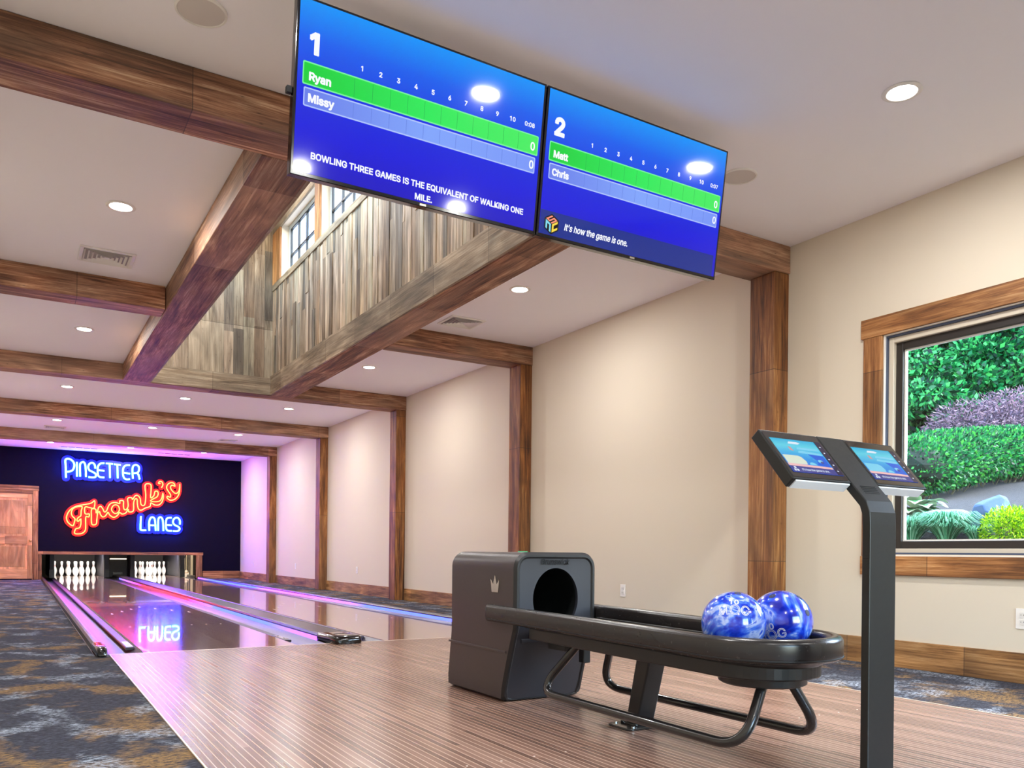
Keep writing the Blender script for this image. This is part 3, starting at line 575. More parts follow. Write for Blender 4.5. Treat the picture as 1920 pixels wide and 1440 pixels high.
# ------------------------------------------------------------------ door in the pin wall
dr = thing('door_1', (-0.87, YF, 0), None, None, kind='structure')
for nm, d, mt in (('side_casing', (-0.472, -0.372, YF-0.03, YF, 0, 2.005), 'baseZ'), ('side_casing', (-1.343, -1.29, YF-0.03, YF, 0, 2.005), 'baseZ'),
                  ('head_casing', (-1.343, -0.362, YF-0.036, YF, 2.006, 2.12), 'baseX')):
    qbox(nm, M[mt], d, parent=dr)
qbox('door_jamb', M['baseZ'], (-0.486, -0.472, YF-0.028, YF-0.001, 0, 1.93), parent=dr)
qbox('door_jamb', M['baseX'], (-1.29, -0.472, YF-0.028, YF-0.001, 1.931, 2.004), parent=dr)
leaf = obj('door_leaf', (lambda b: (box(b, -1.288, -0.488, YF-0.012, YF-0.001, 0.02, 1.93), b)[1])(bmesh.new()), M['pineZ'], dr)
for nm, d, mt in (('stile', (-0.578, -0.488, YF-0.022, YF-0.012, 0.02, 1.93), 'pineZ'), ('stile', (-1.288, -1.198, YF-0.022, YF-0.012, 0.02, 1.93), 'pineZ'),
                  ('top_rail', (-1.198, -0.578, YF-0.022, YF-0.012, 1.83, 1.93), 'pineX'), ('lock_rail', (-1.198, -0.578, YF-0.022, YF-0.012, 0.80, 0.98), 'pineX'),
                  ('bottom_rail', (-1.198, -0.578, YF-0.022, YF-0.012, 0.02, 0.24), 'pineX'),
                  ('raised_panel', (-1.15, -0.626, YF-0.017, YF-0.012, 1.03, 1.78), 'pineZ'), ('raised_panel', (-1.15, -0.626, YF-0.017, YF-0.012, 0.29, 0.75), 'pineZ')):
    qbox(nm, M[mt], d, parent=leaf, bevel=0.004)
bm = bmesh.new(); lathe(bm, [(0.030, 0), (0.030, 0.006), (0.012, 0.012), (0.012, 0.035), (0.026, 0.045), (0.028, 0.058), (0.018, 0.068), (0.001, 0.070)], 0, 0, 20)
bm.transform(Matrix.Translation((-0.522, YF-0.022, 0.885)) @ Matrix.Rotation(R(90), 4, 'X')); obj('door_knob', bm, M['brass'], leaf, smooth=True)

# frame round the pin opening
fr = thing('trim_10', (1.4, YF, 0), None, None, kind='structure')
qbox('jamb_board', M['baseZ'], (-0.37, OX0, YF-0.03, YF+0.1, 0, 0.572), parent=fr)
qbox('jamb_board', M['baseZ'], (OX1, 3.165, YF-0.03, YF+0.1, 0, 0.572), parent=fr)
qbox('head_board', M['baseX'], (-0.37, 3.185, YF-0.036, YF, 0.573, 0.642), parent=fr)

# ------------------------------------------------------------------ bowling approach and lanes
ap = thing('bowling_approach', ((AX0+AX1)/2, 0, 0), 'pale-striped wooden bowling approach floor in front of both lanes', 'floor')
qbox('board_surface', M['approach'], (AX0, AX1, -5.6, -0.006, -0.02, 0.004), parent=ap, bevel=0)
qbox('foul_line', M['lineW'], (AX0, AX1, -0.006, 0.004, -0.02, 0.0045), parent=ap, bevel=0)
for x0, x1 in ((AX0-0.006, AX0), (AX1, AX1+0.008)): qbox('edge_strip', M['lineW'], (x0, x1, -5.6, 0.0, -0.02, 0.005), parent=ap, bevel=0)
bm = bmesh.new()
for yy in (-3.66,):
    for L0 in (0, P2):
        for j in range(1, 8): lathe(bm, [(0.0042, 0.0041), (0.0042, 0.0044)], L0+j*0.13175, yy, 10)
obj('dot_markers', bm, plain('dot_inlay', sr(206,188,172), 0.5), ap)
YE = 19.15
def gutter_profile(x0, x1, sgn):
    n = 10; pts = []
    for i in range(n+1):
        t = i/n; x = x0+(x1-x0)*t; pts.append((x, -0.004-0.050*math.sin(PI*t)**0.7))
    return pts
def make_lane(label):
    ln = thing('bowling_lane', (LW/2, 0, 0), label, 'lane', 'bowling lanes')
    qbox('lane_surface', M['lane'], (0, LW, 0.004, YE, -0.04, 0.0), parent=ln, bevel=0)
    for (x0, x1) in ((-0.236, -0.003), (LW+0.003, LW+0.236)):
        bm = bmesh.new(); up = gutter_profile(x0, x1, 1); dn = [(x, z-0.006) for x, z in up][::-1]
        prism(bm, up+dn, 0.004, 18.2); obj('gutter', bm, M['gutter'], ln, smooth=True, angle=50)
    for (x0, x1) in ((-0.078, -0.014), (LW+0.014, LW+0.078)):
        bm = bmesh.new(); sweep(bm, [(0.5*(x0+x1), 0.45, -0.014), (0.5*(x0+x1), 18.0, -0.014)], rrect(0.060, 0.020, 0.006, 3))
        rl = obj('bumper_rail', bm, M['rail'], ln)
        xm = 0.5*(x0+x1); bm = bmesh.new(); box(bm, xm-0.022, xm+0.022, 0.50, 0.82, -0.004, 0.0005); obj('end_bracket', bm, M['chrome'], rl)
        bm = bmesh.new()
        for yy in (0.56, 0.74): lathe(bm, [(0.009, 0.0006), (0.009, 0.0022)], xm, yy, 12)
        obj('bolt_pair', bm, M['blackm'], rl)
    bm = bmesh.new()
    for j, yy in zip(range(1, 8), (3.75, 4.1, 4.45, 4.8, 4.45, 4.1, 3.75)):
        xc = j*LW/8; poly(bm, [(xc-0.012, yy), (xc+0.012, yy), (xc, yy+0.16)], lambda x, y, z: (x, y, 0.0008))
    for j in (2, 3, 5, 6, 7, 1): lathe(bm, [(0.009, 0.0003), (0.009, 0.0008)], j*LW/8, 2.1, 10)
    obj('aiming_arrows', bm, M['lineW'], ln, recalc=False)
    return ln
l1 = make_lane('glossy brown bowling lane on the left, reflecting the blue neon word')
l2 = dup(l1, (LW/2+P2, 0, 0), 'glossy brown bowling lane on the right, beside the right wall carpet')

def divider(x0, x1, label, nose, strips):
    """cap between or beside the lanes: long low box with a moulded black nose at the foul line"""
    xc = (x0+x1)/2; w = x1-x0
    d = thing('lane_divider', (xc, 0, 0), label, 'divider', 'lane dividers')
    bm = bmesh.new(); prof = [(-w/2, -0.05), (-w/2, 0.036), (-w/2+0.012, 0.052), (-w/2+0.03, 0.056), (w/2-0.03, 0.056), (w/2-0.012, 0.052), (w/2, 0.036), (w/2, -0.05)]
    prism(bm, [(xc+a, b) for a, b in prof], 0.30, 17.9); obj('cap', bm, M['cap'], d)
    nw = w+0.012; bm = bmesh.new(); n = 20
    ys = [0.30, 0.16, 0.05, -0.04, -0.085, -0.105, -0.115]; sc_ = [(1, 1), (1.0, 1.02), (1.0, 1.12), (0.98, 1.12), (0.93, 1.05), (0.84, 0.9), (0.72, 0.7)]
    rings = []
    for y, (a, b) in zip(ys, sc_):
        rings.append([bm.verts.new((xc+p[0]*a, y, max(0.0045 if y < 0 else -0.045, 0.028*b+p[1]*b) if y < 0 else p[1]*b+0.028*b)) for p in rrect(nw, 0.062, min(0.024, nw*0.3), 4)])
    for A, B in zip(rings, rings[1:]):
        for j in range(len(A)): bm.faces.new((A[j], A[(j+1)%len(A)], B[(j+1)%len(A)], B[j]))
    bm.faces.new(rings[0]); bm.faces.new(rings[-1][::-1])
    ns = obj('cap_nose', bm, M['black'], d, smooth=True, angle=50)
    bm = bmesh.new()
    pts = [(xc+0.33*nw*math.cos(a), 0.03+0.075*math.sin(a), 0.063) for a in [2*PI*i/24 for i in range(24)]]
    sweep(bm, pts, circ(0.004, 6), closed=True); obj('nose_bead', bm, M['black'], ns, smooth=True)
    for side, mat in strips:
        xs = x0-0.003 if side < 0 else x1+0.003; bm = bmesh.new()
        box(bm, xs-0.003, xs+0.003, 0.32, 15.2, -0.006, 0.026); obj('light_strip', bm, mat, d)
    return d
SA = strip_mat('strip_left', [(0.0, RED), (0.16, RED), (0.24, VIO), (0.42, MAG), (0.60, VIO), (0.80, MAG), (1.0, VIO)], 0, 15.3, 1.8)
SB = strip_mat('strip_centre_left', [(0.0, VIO), (0.12, BLU), (0.28, BLU), (0.40, RED), (0.72, RED), (0.85, VIO), (1.0, BLU)], 0, 15.3, 1.8)
SC = strip_mat('strip_centre_right', [(0.0, VIO), (0.3, MAG), (0.5, BLU), (0.8, BLU), (1.0, VIO)], 0, 15.3, 1.7)
SD = strip_mat('strip_right', [(0.0, VIO), (0.10, BLU), (0.25, BLU), (0.42, MAG), (0.62, BLU), (0.9, BLU), (1.0, VIO)], 0, 15.3, 1.8)
divider(-0.300, -0.242, 'narrow capped lane edge on the left, black nose against the carpet', True, [(1, SA)])
divider(1.296, 1.520, 'wide capped divider running between the two bowling lanes', True, [(-1, SB), (1, SC)])
divider(3.058, 3.122, 'narrow capped lane edge on the right, beside the wall carpet', True, [(-1, SD)])
qbox('trim_11', M['cap'], (-0.31, -0.301, 0, YF, -0.15, 0.0), kind='structure'); qbox('trim_12', M['cap'], (3.123, 3.13, 0, YF, -0.15, 0.0), kind='structure')

# ------------------------------------------------------------------ pinsetter pit behind the wall
rects('floor', [(-0.6, 3.4, 17.9, 21.0), (-0.6, 3.4, YF, 21.0)], -0.30, -0.16, M['blackm'])
pit = bmesh.new()
box(pit, -0.62, -0.56, YF+0.1, 21, -0.2, 1.2); box(pit, 3.36, 3.42, YF+0.1, 21, -0.2, 1.2); box(pit, -0.62, 3.42, YF+0.101, 21, 1.2, 1.26)
tag(obj('wall_pit', pit, plain('pit_paint', sr(20, 18, 25), 0.8)), kind='structure')
tag(qbox('wall_pit_back', M['wall'], (-0.62, 3.42, 21.0, 21.06, -0.2, 1.26), bevel=0), kind='structure')
M['kick'] = plain('kickback_navy', sr(14, 12, 24), 0.5)
M['pin'] = plain('pin_white', sr(244, 240, 232), 0.25, coat=0.4)
M['pinred'] = plain('pin_red', sr(196, 24, 30), 0.3)
M['backdrop'] = plain('pit_backdrop', sr(34, 26, 24), 0.8)
M['warmbar'] = plain('warm_light_bar', (1,1,1,1), 0.5, emit=(1, 0.75, 0.42, 1), es=2.2)
for L0, lab in ((0, 'left'), (P2, 'right')):
    ps = thing('pinsetter', (L0+LW/2, 16.35, 0), 'dark pinsetter housing around the %s set of bowling pins' % lab, 'machine', 'pinsetters')
    for x0, x1 in ((L0-0.115, L0-0.012), (L0+LW+0.008, L0+LW+0.112)):
        bm = bmesh.new(); box(bm, x0, x1, 16.35, 19.6, 0.0 if True else 0, 0.62)
        kb = obj('kickback', bm, M['kick'], ps, bevel=0.012)
        qbox('kickback_pad', M['blacks'], (x0-0.004, x1+0.004, 16.338, 16.349, 0.002, 0.20), parent=kb)
    qbox('pit_curtain', M['backdrop'], (L0-0.01, L0+LW+0.006, 19.3, 19.34, -0.02, 0.66), parent=ps, bevel=0)
    qbox('machine_deck', M['kick'], (L0-0.10, L0+LW+0.10, 17.2, 19.6, 0.63, 0.70), parent=ps)
    lb = qbox('pin_light', M['white'], (L0+0.05, L0+LW-0.05, 16.55, 16.62, 0.60, 0.66), parent=ps)
    area_light('pin_light_lamp', (L0+LW/2, 16.63, 0.59), (R(62), 0, 0), 24, 0.9, 0.05, (1, 0.96, 0.92), parent=ps)
qbox('service_light', M['warmbar'], (1.19, 1.56, 16.36, 16.38, 0.455, 0.475), 'thin warm light bar between the two pin sets', 'light')
qbox('centre_panel', M['kick'], (1.172, 1.640, 16.9, 16.95, 0, 0.62), 'dark panel between the two pinsetters', 'panel')
qbox('control_box', M['cap'], (1.30, 1.52, 16.83, 16.89, 0.06, 0.12), 'small grey box low between the two pinsetters', 'box')
# storage corner seen through the right end of the opening
qbox('storage_panel', M['wall'], (2.95, 3.35, 17.6, 17.64, -0.15, 1.1), 'beige panel seen beyond the right end of the pin opening', 'panel')
br = thing('support_frame', (3.1, 17.3, 0), 'black diagonal support frame inside the right end of the pin opening', 'frame')
for nm, pts in (('diagonal_brace', [(2.98, 17.3, 0.22), (3.12, 17.3, 0.60)]), ('upright', [(3.16, 17.3, -0.15), (3.16, 17.3, 0.9)]), ('upright', [(3.22, 17.3, -0.15), (3.22, 17.3, 0.9)])):
    bm = bmesh.new(); sweep(bm, pts, rrect(0.022, 0.022, 0.003, 2), up=Vector((0, 1, 0))); obj(nm, bm, M['blackm'], br)
cb_ = thing('parts_box', (3.04, 16.9, 0), 'open white box of brown parts inside the right end of the pin opening', 'box')
bm = bmesh.new()
for d in ((2.95, 3.11, 16.80, 16.81, -0.15, 0.09), (2.95, 3.11, 17.0, 17.01, -0.15, 0.16), (2.95, 2.96, 16.81, 17.0, -0.15, 0.12), (3.10, 3.11, 16.81, 17.0, -0.15, 0.12)): box(bm, *d)
obj('carton', bm, M['white'], cb_)
qbox('contents', M['baseX'], (2.961, 3.099, 16.811, 16.999, -0.14, 0.10), parent=cb_)

# ------------------------------------------------------------------ ten pins on each lane
PP = [(0.0258, 0), (0.030, 0.006), (0.0359, 0.019), (0.0496, 0.057), (0.0573, 0.0857), (0.0605, 0.1143), (0.0580, 0.149), (0.0470, 0.184), (0.0314, 0.219), (0.0250, 0.238), (0.0228, 0.254),
      (0.0237, 0.276), (0.0266, 0.298), (0.0306, 0.3207), (0.0323, 0.343), (0.0300, 0.360), (0.0230, 0.372), (0.012, 0.379), (0.001, 0.381)]
def make_pin():
    t = thing('bowling_pin', (0, 0, 0), '', 'bowling pin')
    bm = bmesh.new(); lathe(bm, PP, 0, 0, 20); obj('pin_body', bm, M['pin'], t, smooth=True, angle=60)
    for z0, z1, r0_, r1_ in ((0.236, 0.246, 0.0262, 0.0248), (0.262, 0.272, 0.0240, 0.0246)):
        bm = bmesh.new(); lathe(bm, [(r0_-0.002, z0), (r0_, z0+0.001), (r1_, z1-0.001), (r1_-0.002, z1)], 0, 0, 20); obj('neck_stripe', bm, M['pinred'], t, smooth=True, angle=60)
    return t
names = ['head pin', 'left pin of the second row', 'right pin of the second row', 'left pin of the third row', 'middle pin of the third row', 'right pin of the third row',
         'leftmost pin of the back row', 'second pin from the left in the back row', 'third pin from the left in the back row', 'rightmost pin of the back row']
spots = []
for row in range(4):
    for j in range(row+1): spots.append(((j-row/2)*0.3048, 17.81+row*0.264))
pin0 = None
for L0, lab in ((0, 'left'), (P2, 'right')):
    for k2, (dx, y) in enumerate(spots):
        text = 'bowling pin, %s on the %s lane' % (names[k2], lab)
        if pin0 is None: pin0 = make_pin(); pin0.location = (L0+LW/2+dx, y, 0); pin0['label'] = text; q = pin0
        else: q = dup(pin0, (L0+LW/2+dx, y, 0), text)
        q['group'] = 'bowling pins on the %s lane' % lab

# ------------------------------------------------------------------ neon sign
SIGN = {'blue_top':[[(0.171,2.334),(0.162,2.602),(0.158,2.743),(0.226,2.772),(0.307,2.719),(0.337,2.63),(0.311,2.528),(0.25,2.483),(0.174,2.47)],[(0.388,2.708),(0.392,2.375)],[(0.457,2.379),(0.452,2.637),(0.476,2.697),(0.521,2.717),(0.555,2.669),(0.571,2.544),(0.575,2.377)],[(0.768,2.582),(0.752,2.673),(0.699,2.712),(0.64,2.675),(0.621,2.598),(0.648,2.532),(0.724,2.495),(0.781,2.448),(0.77,2.385),(0.71,2.371),(0.627,2.375)],[(0.956,2.717),(0.88,2.707),(0.828,2.645),(0.816,2.543),(0.829,2.425),(0.875,2.386),(0.958,2.385)],[(0.825,2.552),(0.957,2.538)],[(0.986,2.714),(1.134,2.712)],[(1.067,2.714),(1.077,2.38)],[(1.159,2.707),(1.304,2.696)],[(1.23,2.701),(1.242,2.381)],[(1.5,2.705),(1.41,2.694),(1.36,2.627),(1.352,2.507),(1.373,2.405),(1.428,2.366),(1.503,2.375)],[(1.361,2.516),(1.505,2.504)],[(1.569,2.391),(1.556,2.605),(1.579,2.696),(1.641,2.722),(1.695,2.679),(1.698,2.596),(1.662,2.534),(1.575,2.517)],[(1.662,2.529),(1.694,2.475),(1.714,2.381)]],'blue_low':[[(1.752,1.501),(1.744,1.232),(1.76,1.172),(1.867,1.169)],[(1.94,1.159),(1.934,1.359),(1.965,1.464),(2.018,1.483),(2.062,1.415),(2.08,1.162)],[(1.942,1.289),(2.071,1.289)],[(2.136,1.163),(2.135,1.399),(2.153,1.479),(2.202,1.485),(2.24,1.402),(2.253,1.161)],[(2.435,1.487),(2.354,1.476),(2.313,1.422),(2.311,1.246),(2.348,1.173),(2.446,1.165)],[(2.317,1.308),(2.442,1.302)],[(2.627,1.325),(2.623,1.431),(2.567,1.491),(2.493,1.463),(2.469,1.374),(2.511,1.308),(2.586,1.274),(2.624,1.219),(2.578,1.164),(2.471,1.162)]],'red':[[(0.762,1.823),(0.684,1.769),(0.55,1.731),(0.418,1.7),(0.3,1.638),(0.228,1.552),(0.189,1.443),(0.2,1.343),(0.252,1.275),(0.318,1.234),(0.347,1.314),(0.357,1.398),(0.305,1.455),(0.284,1.529),(0.308,1.613),(0.374,1.665),(0.499,1.683),(0.485,1.586),(0.475,1.468),(0.427,1.43),(0.398,1.366),(0.428,1.342),(0.472,1.393),(0.48,1.285),(0.451,1.192),(0.377,1.165),(0.352,1.068),(0.423,1.049),(0.511,1.068),(0.57,1.136),(0.579,1.254),(0.576,1.371),(0.585,1.455),(0.639,1.448),(0.652,1.516),(0.582,1.514),(0.556,1.555),(0.566,1.676),(0.67,1.663),(0.748,1.659),(0.762,1.823)],[(0.7,1.627),(0.783,1.63),(0.794,1.546),(0.824,1.598),(0.843,1.674),(0.884,1.705),(0.929,1.652),(0.965,1.577),(1.01,1.604),(1.055,1.725),(1.108,1.786),(1.2,1.807),(1.285,1.785),(1.292,1.85),(1.367,1.848),(1.368,1.737),(1.387,1.649),(1.434,1.654),(1.472,1.741),(1.46,1.912),(1.544,1.933),(1.565,1.896),(1.619,1.979),(1.674,1.994),(1.73,1.924),(1.747,1.795),(1.795,1.753),(1.839,1.807),(1.853,2.016),(1.838,2.255),(1.958,2.273),(1.97,2.143),(1.961,1.951),(2.033,2.007),(2.056,2.104),(2.112,2.115),(2.129,2.046),(2.097,1.975),(2.001,1.915),(1.961,1.878),(2.05,1.859),(2.163,1.881),(2.211,1.962),(2.234,2.068),(2.243,1.964),(2.212,1.857),(2.147,1.788),(2.051,1.784),(1.97,1.826),(1.947,1.742),(1.843,1.7),(1.756,1.645),(1.697,1.672),(1.671,1.783),(1.664,1.9),(1.62,1.905),(1.589,1.814),(1.583,1.625),(1.489,1.595),(1.473,1.655),(1.419,1.567),(1.341,1.539),(1.287,1.571),(1.233,1.493),(1.157,1.456),(1.08,1.505),(1.041,1.568),(0.988,1.485),(0.928,1.458),(0.882,1.515),(0.863,1.582),(0.824,1.539),(0.81,1.403),(0.793,1.285),(0.706,1.282),(0.694,1.475),(0.7,1.627)],[(1.201,1.751),(1.255,1.729),(1.285,1.657),(1.261,1.582),(1.202,1.546),(1.144,1.578),(1.115,1.645),(1.145,1.722),(1.201,1.751)],[(2.176,2.307),(2.135,2.309),(2.159,2.354),(2.208,2.347),(2.233,2.279),(2.201,2.207)],[(2.503,2.257),(2.478,2.327),(2.404,2.337),(2.339,2.288),(2.315,2.209),(2.356,2.127),(2.409,2.041),(2.398,1.984),(2.341,2.006),(2.328,1.967),(2.391,1.914),(2.489,1.93),(2.571,2.013),(2.612,2.139),(2.615,2.316),(2.6,2.156),(2.529,2.079),(2.438,2.148),(2.405,2.226),(2.437,2.28),(2.503,2.257)]]}
def neon(name, col, es):
    m, n, l, b = new_mat(name); b.inputs['Base Color'].default_value = (0.05,0.05,0.05,1)
    b.inputs['Emission Color'].default_value = col; b.inputs['Emission Strength'].default_value = es
    return m
M['neonB'] = neon('blue_white_neon', (0.013, 0.075, 1.0, 1), 36)
M['neonR'] = neon('red_orange_neon', (1.0, 0.042, 0.006, 1), 13)
M['clear'] = glass_mat('clear_backing', 0.15)
M['haloB'] = plain('blue_halo', (0.0, 0.008, 0.50, 1), 0.35); M['haloR'] = plain('red_halo', (0.55, 0.001, 0.004, 1), 0.35)  # halo glow as plain colour, for the strips behind the tubes
def neon_sign(name, key, mat, rad, label, kinds, back):
    s = thing(name, (0, 0, 0), label, 'neon sign')
    allx = [x for st in SIGN[key] for x, z in st]; allz = [z for st in SIGN[key] for x, z in st]
    s.location = ((min(allx)+max(allx))/2, YF, min(allz))
    for st in SIGN[key]:
        closed = st[0] == st[-1]; pts = [(x, YF-0.09, z) for x, z in (st[:-1] if closed else st)]
        path = smooth_path(pts, 4, closed) if len(pts) > 2 else [Vector(p) for p in pts]
        bm = bmesh.new(); sweep(bm, path, circ(rad, 8), up=Vector((0, 1, 0)), closed=closed)
        obj(kinds, bm, mat, s, smooth=True, angle=60)
    bm = bmesh.new()
    for st in SIGN[key]:
        for x, z in (st[0], st[len(st)//2]): box(bm, x-0.005, x+0.005, YF-0.085, YF-0.02, z-0.005, z+0.005)
    obj('standoffs', bm, M['blackm'], s)
    # added strips behind the tubes: the neon halo put into their colour
    bm = bmesh.new(); hw = back[1]
    for i_, st in enumerate(SIGN[key]):
        closed = st[0] == st[-1]; pts = [(x, 0, z) for x, z in (st[:-1] if closed else st)]; pth = smooth_path(pts, 4, closed) if len(pts) > 2 else [Vector(p) for p in pts]
        for j_ in range(len(pth)-(0 if closed else 1)):
            p, q = pth[j_], pth[(j_+1) % len(pth)]; d = (q-p)
            if d.length < 1e-5: continue
            a0 = math.atan2(d.z, d.x); yy = YF-0.022-0.00001*((i_*7+j_) % 50)
            pp = [(p.x+hw*math.cos(a0+PI/2+PI*t/6), p.z+hw*math.sin(a0+PI/2+PI*t/6)) for t in range(7)]+[(q.x+hw*math.cos(a0-PI/2+PI*t/6), q.z+hw*math.sin(a0-PI/2+PI*t/6)) for t in range(7)]
            prism(bm, pp, yy, yy+0.004)
    tag(obj('halo_strips', bm, back[0], s), 'coloured strips standing in for the neon halo')
    return s
neon_sign('neon_sign', 'blue_top', M['neonB'], 0.018, 'blue-white neon word PINSETTER on the dark wall', 'neon_letter_stroke', (M['haloB'], 0.08))
neon_sign('neon_sign', 'red', M['neonR'], 0.011, "red outlined neon script word Frank's on the dark wall", 'neon_script_tube', (M['haloR'], 0.055))
neon_sign('neon_sign', 'blue_low', M['neonB'], 0.018, 'blue-white neon word LANES low on the dark wall', 'neon_letter_stroke', (M['haloB'], 0.08))

# ------------------------------------------------------------------ recessed ceiling lights
M['lamp'] = plain('lamp_lens', (1,1,1,1), 0.5, emit=(1, 0.93, 0.82, 1), es=14)
def downlight(x, y, label):
    t = thing('downlight', (x, y, H-0.008), label, 'ceiling light')
    bm = bmesh.new()
    rings = [(0.088, H), (0.092, H-0.004), (0.086, H-0.008), (0.070, H-0.008), (0.066, H-0.003), (0.066, H)]
    lathe(bm, rings, x, y, 32); obj('trim_ring', bm, M['white'], t, smooth=True)
    bm = bmesh.new(); lathe(bm, [(0.0655, H-0.004), (0.055, H-0.0065), (0.001, H-0.0075)], x, y, 24); obj('lens', bm, M['lamp'], t, smooth=True)
    area_light('downlight_lamp', (x, y, H-0.012), (0, 0, 0), DOWN_W, 0.12, col=(1, 0.985, 0.965), disk=True, parent=t)
    return t
LX = (-0.18, 1.375, 2.93); cols = ('left', 'middle', 'right')
bay = {-7.1: 'over the seating end, row farthest from the lanes', -3.6: 'over the ball return area', -0.06: 'in the bay just beyond the scoreboard screens', 3.46: 'in the bay beside the far half of the ceiling well',
       6.95: 'in the first full bay beyond the ceiling well', 10.43: 'in the second full bay beyond the ceiling well', 13.90: 'in the last bay above the neon sign'}
for y, txt in bay.items():
    for x, c in zip(LX, cols):
        if c == 'middle' and y in (-0.06, 3.46): continue
        downlight(x, y, 'recessed downlight, %s column, %s' % (c, txt))
for y in (-0.6, 1.6, 3.8):  # unseen lamps added to brighten the plank walls of the well
    t = downlight(1.375, y, 'added unseen downlight high inside the ceiling well, %s' % {-0.6: 'nearest the screens', 1.6: 'middle one', 3.8: 'farthest one'}[y]); t.location.z += 5.30-H
wk = thing('fill_lamp', (3.16, 16.2, 1.15), 'unseen lamp added to light the corner beyond the right pinsetter', 'lamp')  # out of view, put in to brighten the storage corner
bm = bmesh.new(); lathe(bm, [(0.05, 1.13), (0.05, 1.19), (0.02, 1.20)], 3.16, 16.2, 16); obj('lamp_body', bm, M['white'], wk)
area_light('fill_lamp_bulb', (3.16, 16.2, 1.12), (R(20), 0, 0), 10, 0.08, col=(1, 0.82, 0.6), disk=True, parent=wk)
M['grille'] = plain('grille_white', sr(214, 208, 202), 0.6)
for (x, y, r_, lab) in ((2.93, -2.55, 0.105, 'round grey ceiling speaker beside the right scoreboard screen'), (-0.10, -2.40, 0.105, 'round ceiling speaker left of the scoreboard screens')):
    t = thing('ceiling_speaker', (x, y, H-0.012), lab, 'speaker', 'round ceiling speakers')
    bm = bmesh.new(); lathe(bm, [(r_, H), (r_, H-0.008), (r_-0.008, H-0.011), (r_-0.010, H-0.006)], x, y, 40); obj('rim', bm, M['white'], t, smooth=True)
    bm = bmesh.new(); lathe(bm, [(r_-0.010, H-0.006), (r_*0.5, H-0.012), (0.001, H-0.014)], x, y, 40); obj('grille', bm, M['grille'], t, smooth=True)

# air vents
def vent(x0, x1, y0, y1, label):
    t = thing('air_vent', ((x0+x1)/2, (y0+y1)/2, H-0.014), label, 'vent', 'ceiling air vents')
    bm = bmesh.new(); w = 0.028
    for d in ((x0, x1, y0, y0+w), (x0, x1, y1-w, y1), (x0, x0+w, y0+w, y1-w), (x1-w, x1, y0+w, y1-w)): box(bm, *d, H-0.012, H)
    obj('frame', bm, M['white'], t, bevel=0.003)
    qbox('duct_back', plain('duct_dark', sr(176, 168, 172), 0.8), (x0+w, x1-w, y0+w, y1-w, H-0.002, H), parent=t, bevel=0)
    bm = bmesh.new(); n = 5; ix0, ix1, iy0, iy1 = x0+w, x1-w, y0+w, y1-w
    sx = (ix1-ix0)/2/(n+0.6); sy = (iy1-iy0)/2/(n+0.6)
    for k3 in range(n):
        a, b_, c, d = ix0+sx*k3, ix1-sx*k3, iy0+sy*k3, iy1-sy*k3; z0 = H-0.004; z1 = H-0.018
        P1 = [(a, c), (b_, c), (b_, d), (a, d)]; g2 = 0.5; P2_ = [(a+sx*g2, c+sy*g2), (b_-sx*g2, c+sy*g2), (b_-sx*g2, d-sy*g2), (a+sx*g2, d-sy*g2)]
        A = [bm.verts.new((*p, z1)) for p in P1]; B = [bm.verts.new((*p, z0)) for p in P2_]
        for j in range(4): bm.faces.new((A[j], A[(j+1)%4], B[(j+1)%4], B[j]))
    obj('louvres', bm, M['white'], t, recalc=False)
    a, b_, c, d = ix0+sx*n, ix1-sx*n, iy0+sy*n, iy1-sy*n; qbox('centre_plate', M['white'], (a, b_, c, d, H-0.016, H-0.013), parent=t, bevel=0)
vent(-0.365, 0.020, 0.85, 1.20, 'square white air vent in the left ceiling bay')
vent(2.785, 3.155, 0.925, 1.26, 'square white air vent on the right of the ceiling well')
vent(-0.36, 0.0, 11.25, 11.57, 'white air vent in the far bay, on the left')
vent(2.765, 3.10, 11.23, 11.56, 'white air vent in the far bay, on the right')
def slot_vent(x0, x1, y, label):
    t = thing('linear_vent', ((x0+x1)/2, y, H-0.008), label, 'vent', 'linear slot vents')
    qbox('frame', M['white'], (x0, x1, y-0.06, y+0.06, H-0.006, H), parent=t)
    n = 5; w = (x1-x0-0.06)/n
    for k3 in range(n): qbox('slot', M['blackm'], (x0+0.03+w*k3+0.012, x0+0.03+w*(k3+1)-0.012, y-0.035, y+0.035, H-0.0075, H-0.006), parent=t, bevel=0)
slot_vent(0.0, 0.80, 14.62, 'long slotted ceiling vent above the word PINSETTER')
slot_vent(2.0, 2.78, 14.62, "long slotted ceiling vent right of the word Frank's")

# wall plates
def plate(y, z, label, duplex=False):
    t = thing('wall_outlet', (XR, y, z-0.06), label, 'outlet', 'white wall plates low on the right wall')
    bm = bmesh.new(); box(bm, XR-0.006, XR, y-(0.037), y+0.037, z-0.058, z+0.058); obj('cover_plate', bm, M['white'], t, bevel=0.002)
    for s in (-1, 1):
        bm = bmesh.new(); prism(bm, rrect(0.034, 0.030, 0.010, 4, y, z+s*0.020), XR-0.009, XR-0.006, 'yz'); f = obj('socket', bm, plain('socket_white', sr(226, 224, 218), 0.4) if s < 0 else bpy.data.materials['socket_white'], t)
        bm = bmesh.new()
        for dy in (-0.007, 0.007): box(bm, XR-0.0095, XR-0.009, y+dy-0.001, y+dy+0.001, z+s*0.020-0.002, z+s*0.020+0.006)
        obj('slots', bm, M['blackm'], f)
plate(-0.065, 0.366, 'white electrical outlet behind the ball return rail')
plate(6.93, 0.395, 'white electrical outlet between the third and fourth wall posts')
plate(10.457, 0.396, 'white electrical outlet between the fourth and fifth wall posts')
plate(13.946, 0.400, 'purple-lit electrical outlet nearest the dark end wall')
plate(-3.605, 0.364, 'white electrical outlet under the big window')

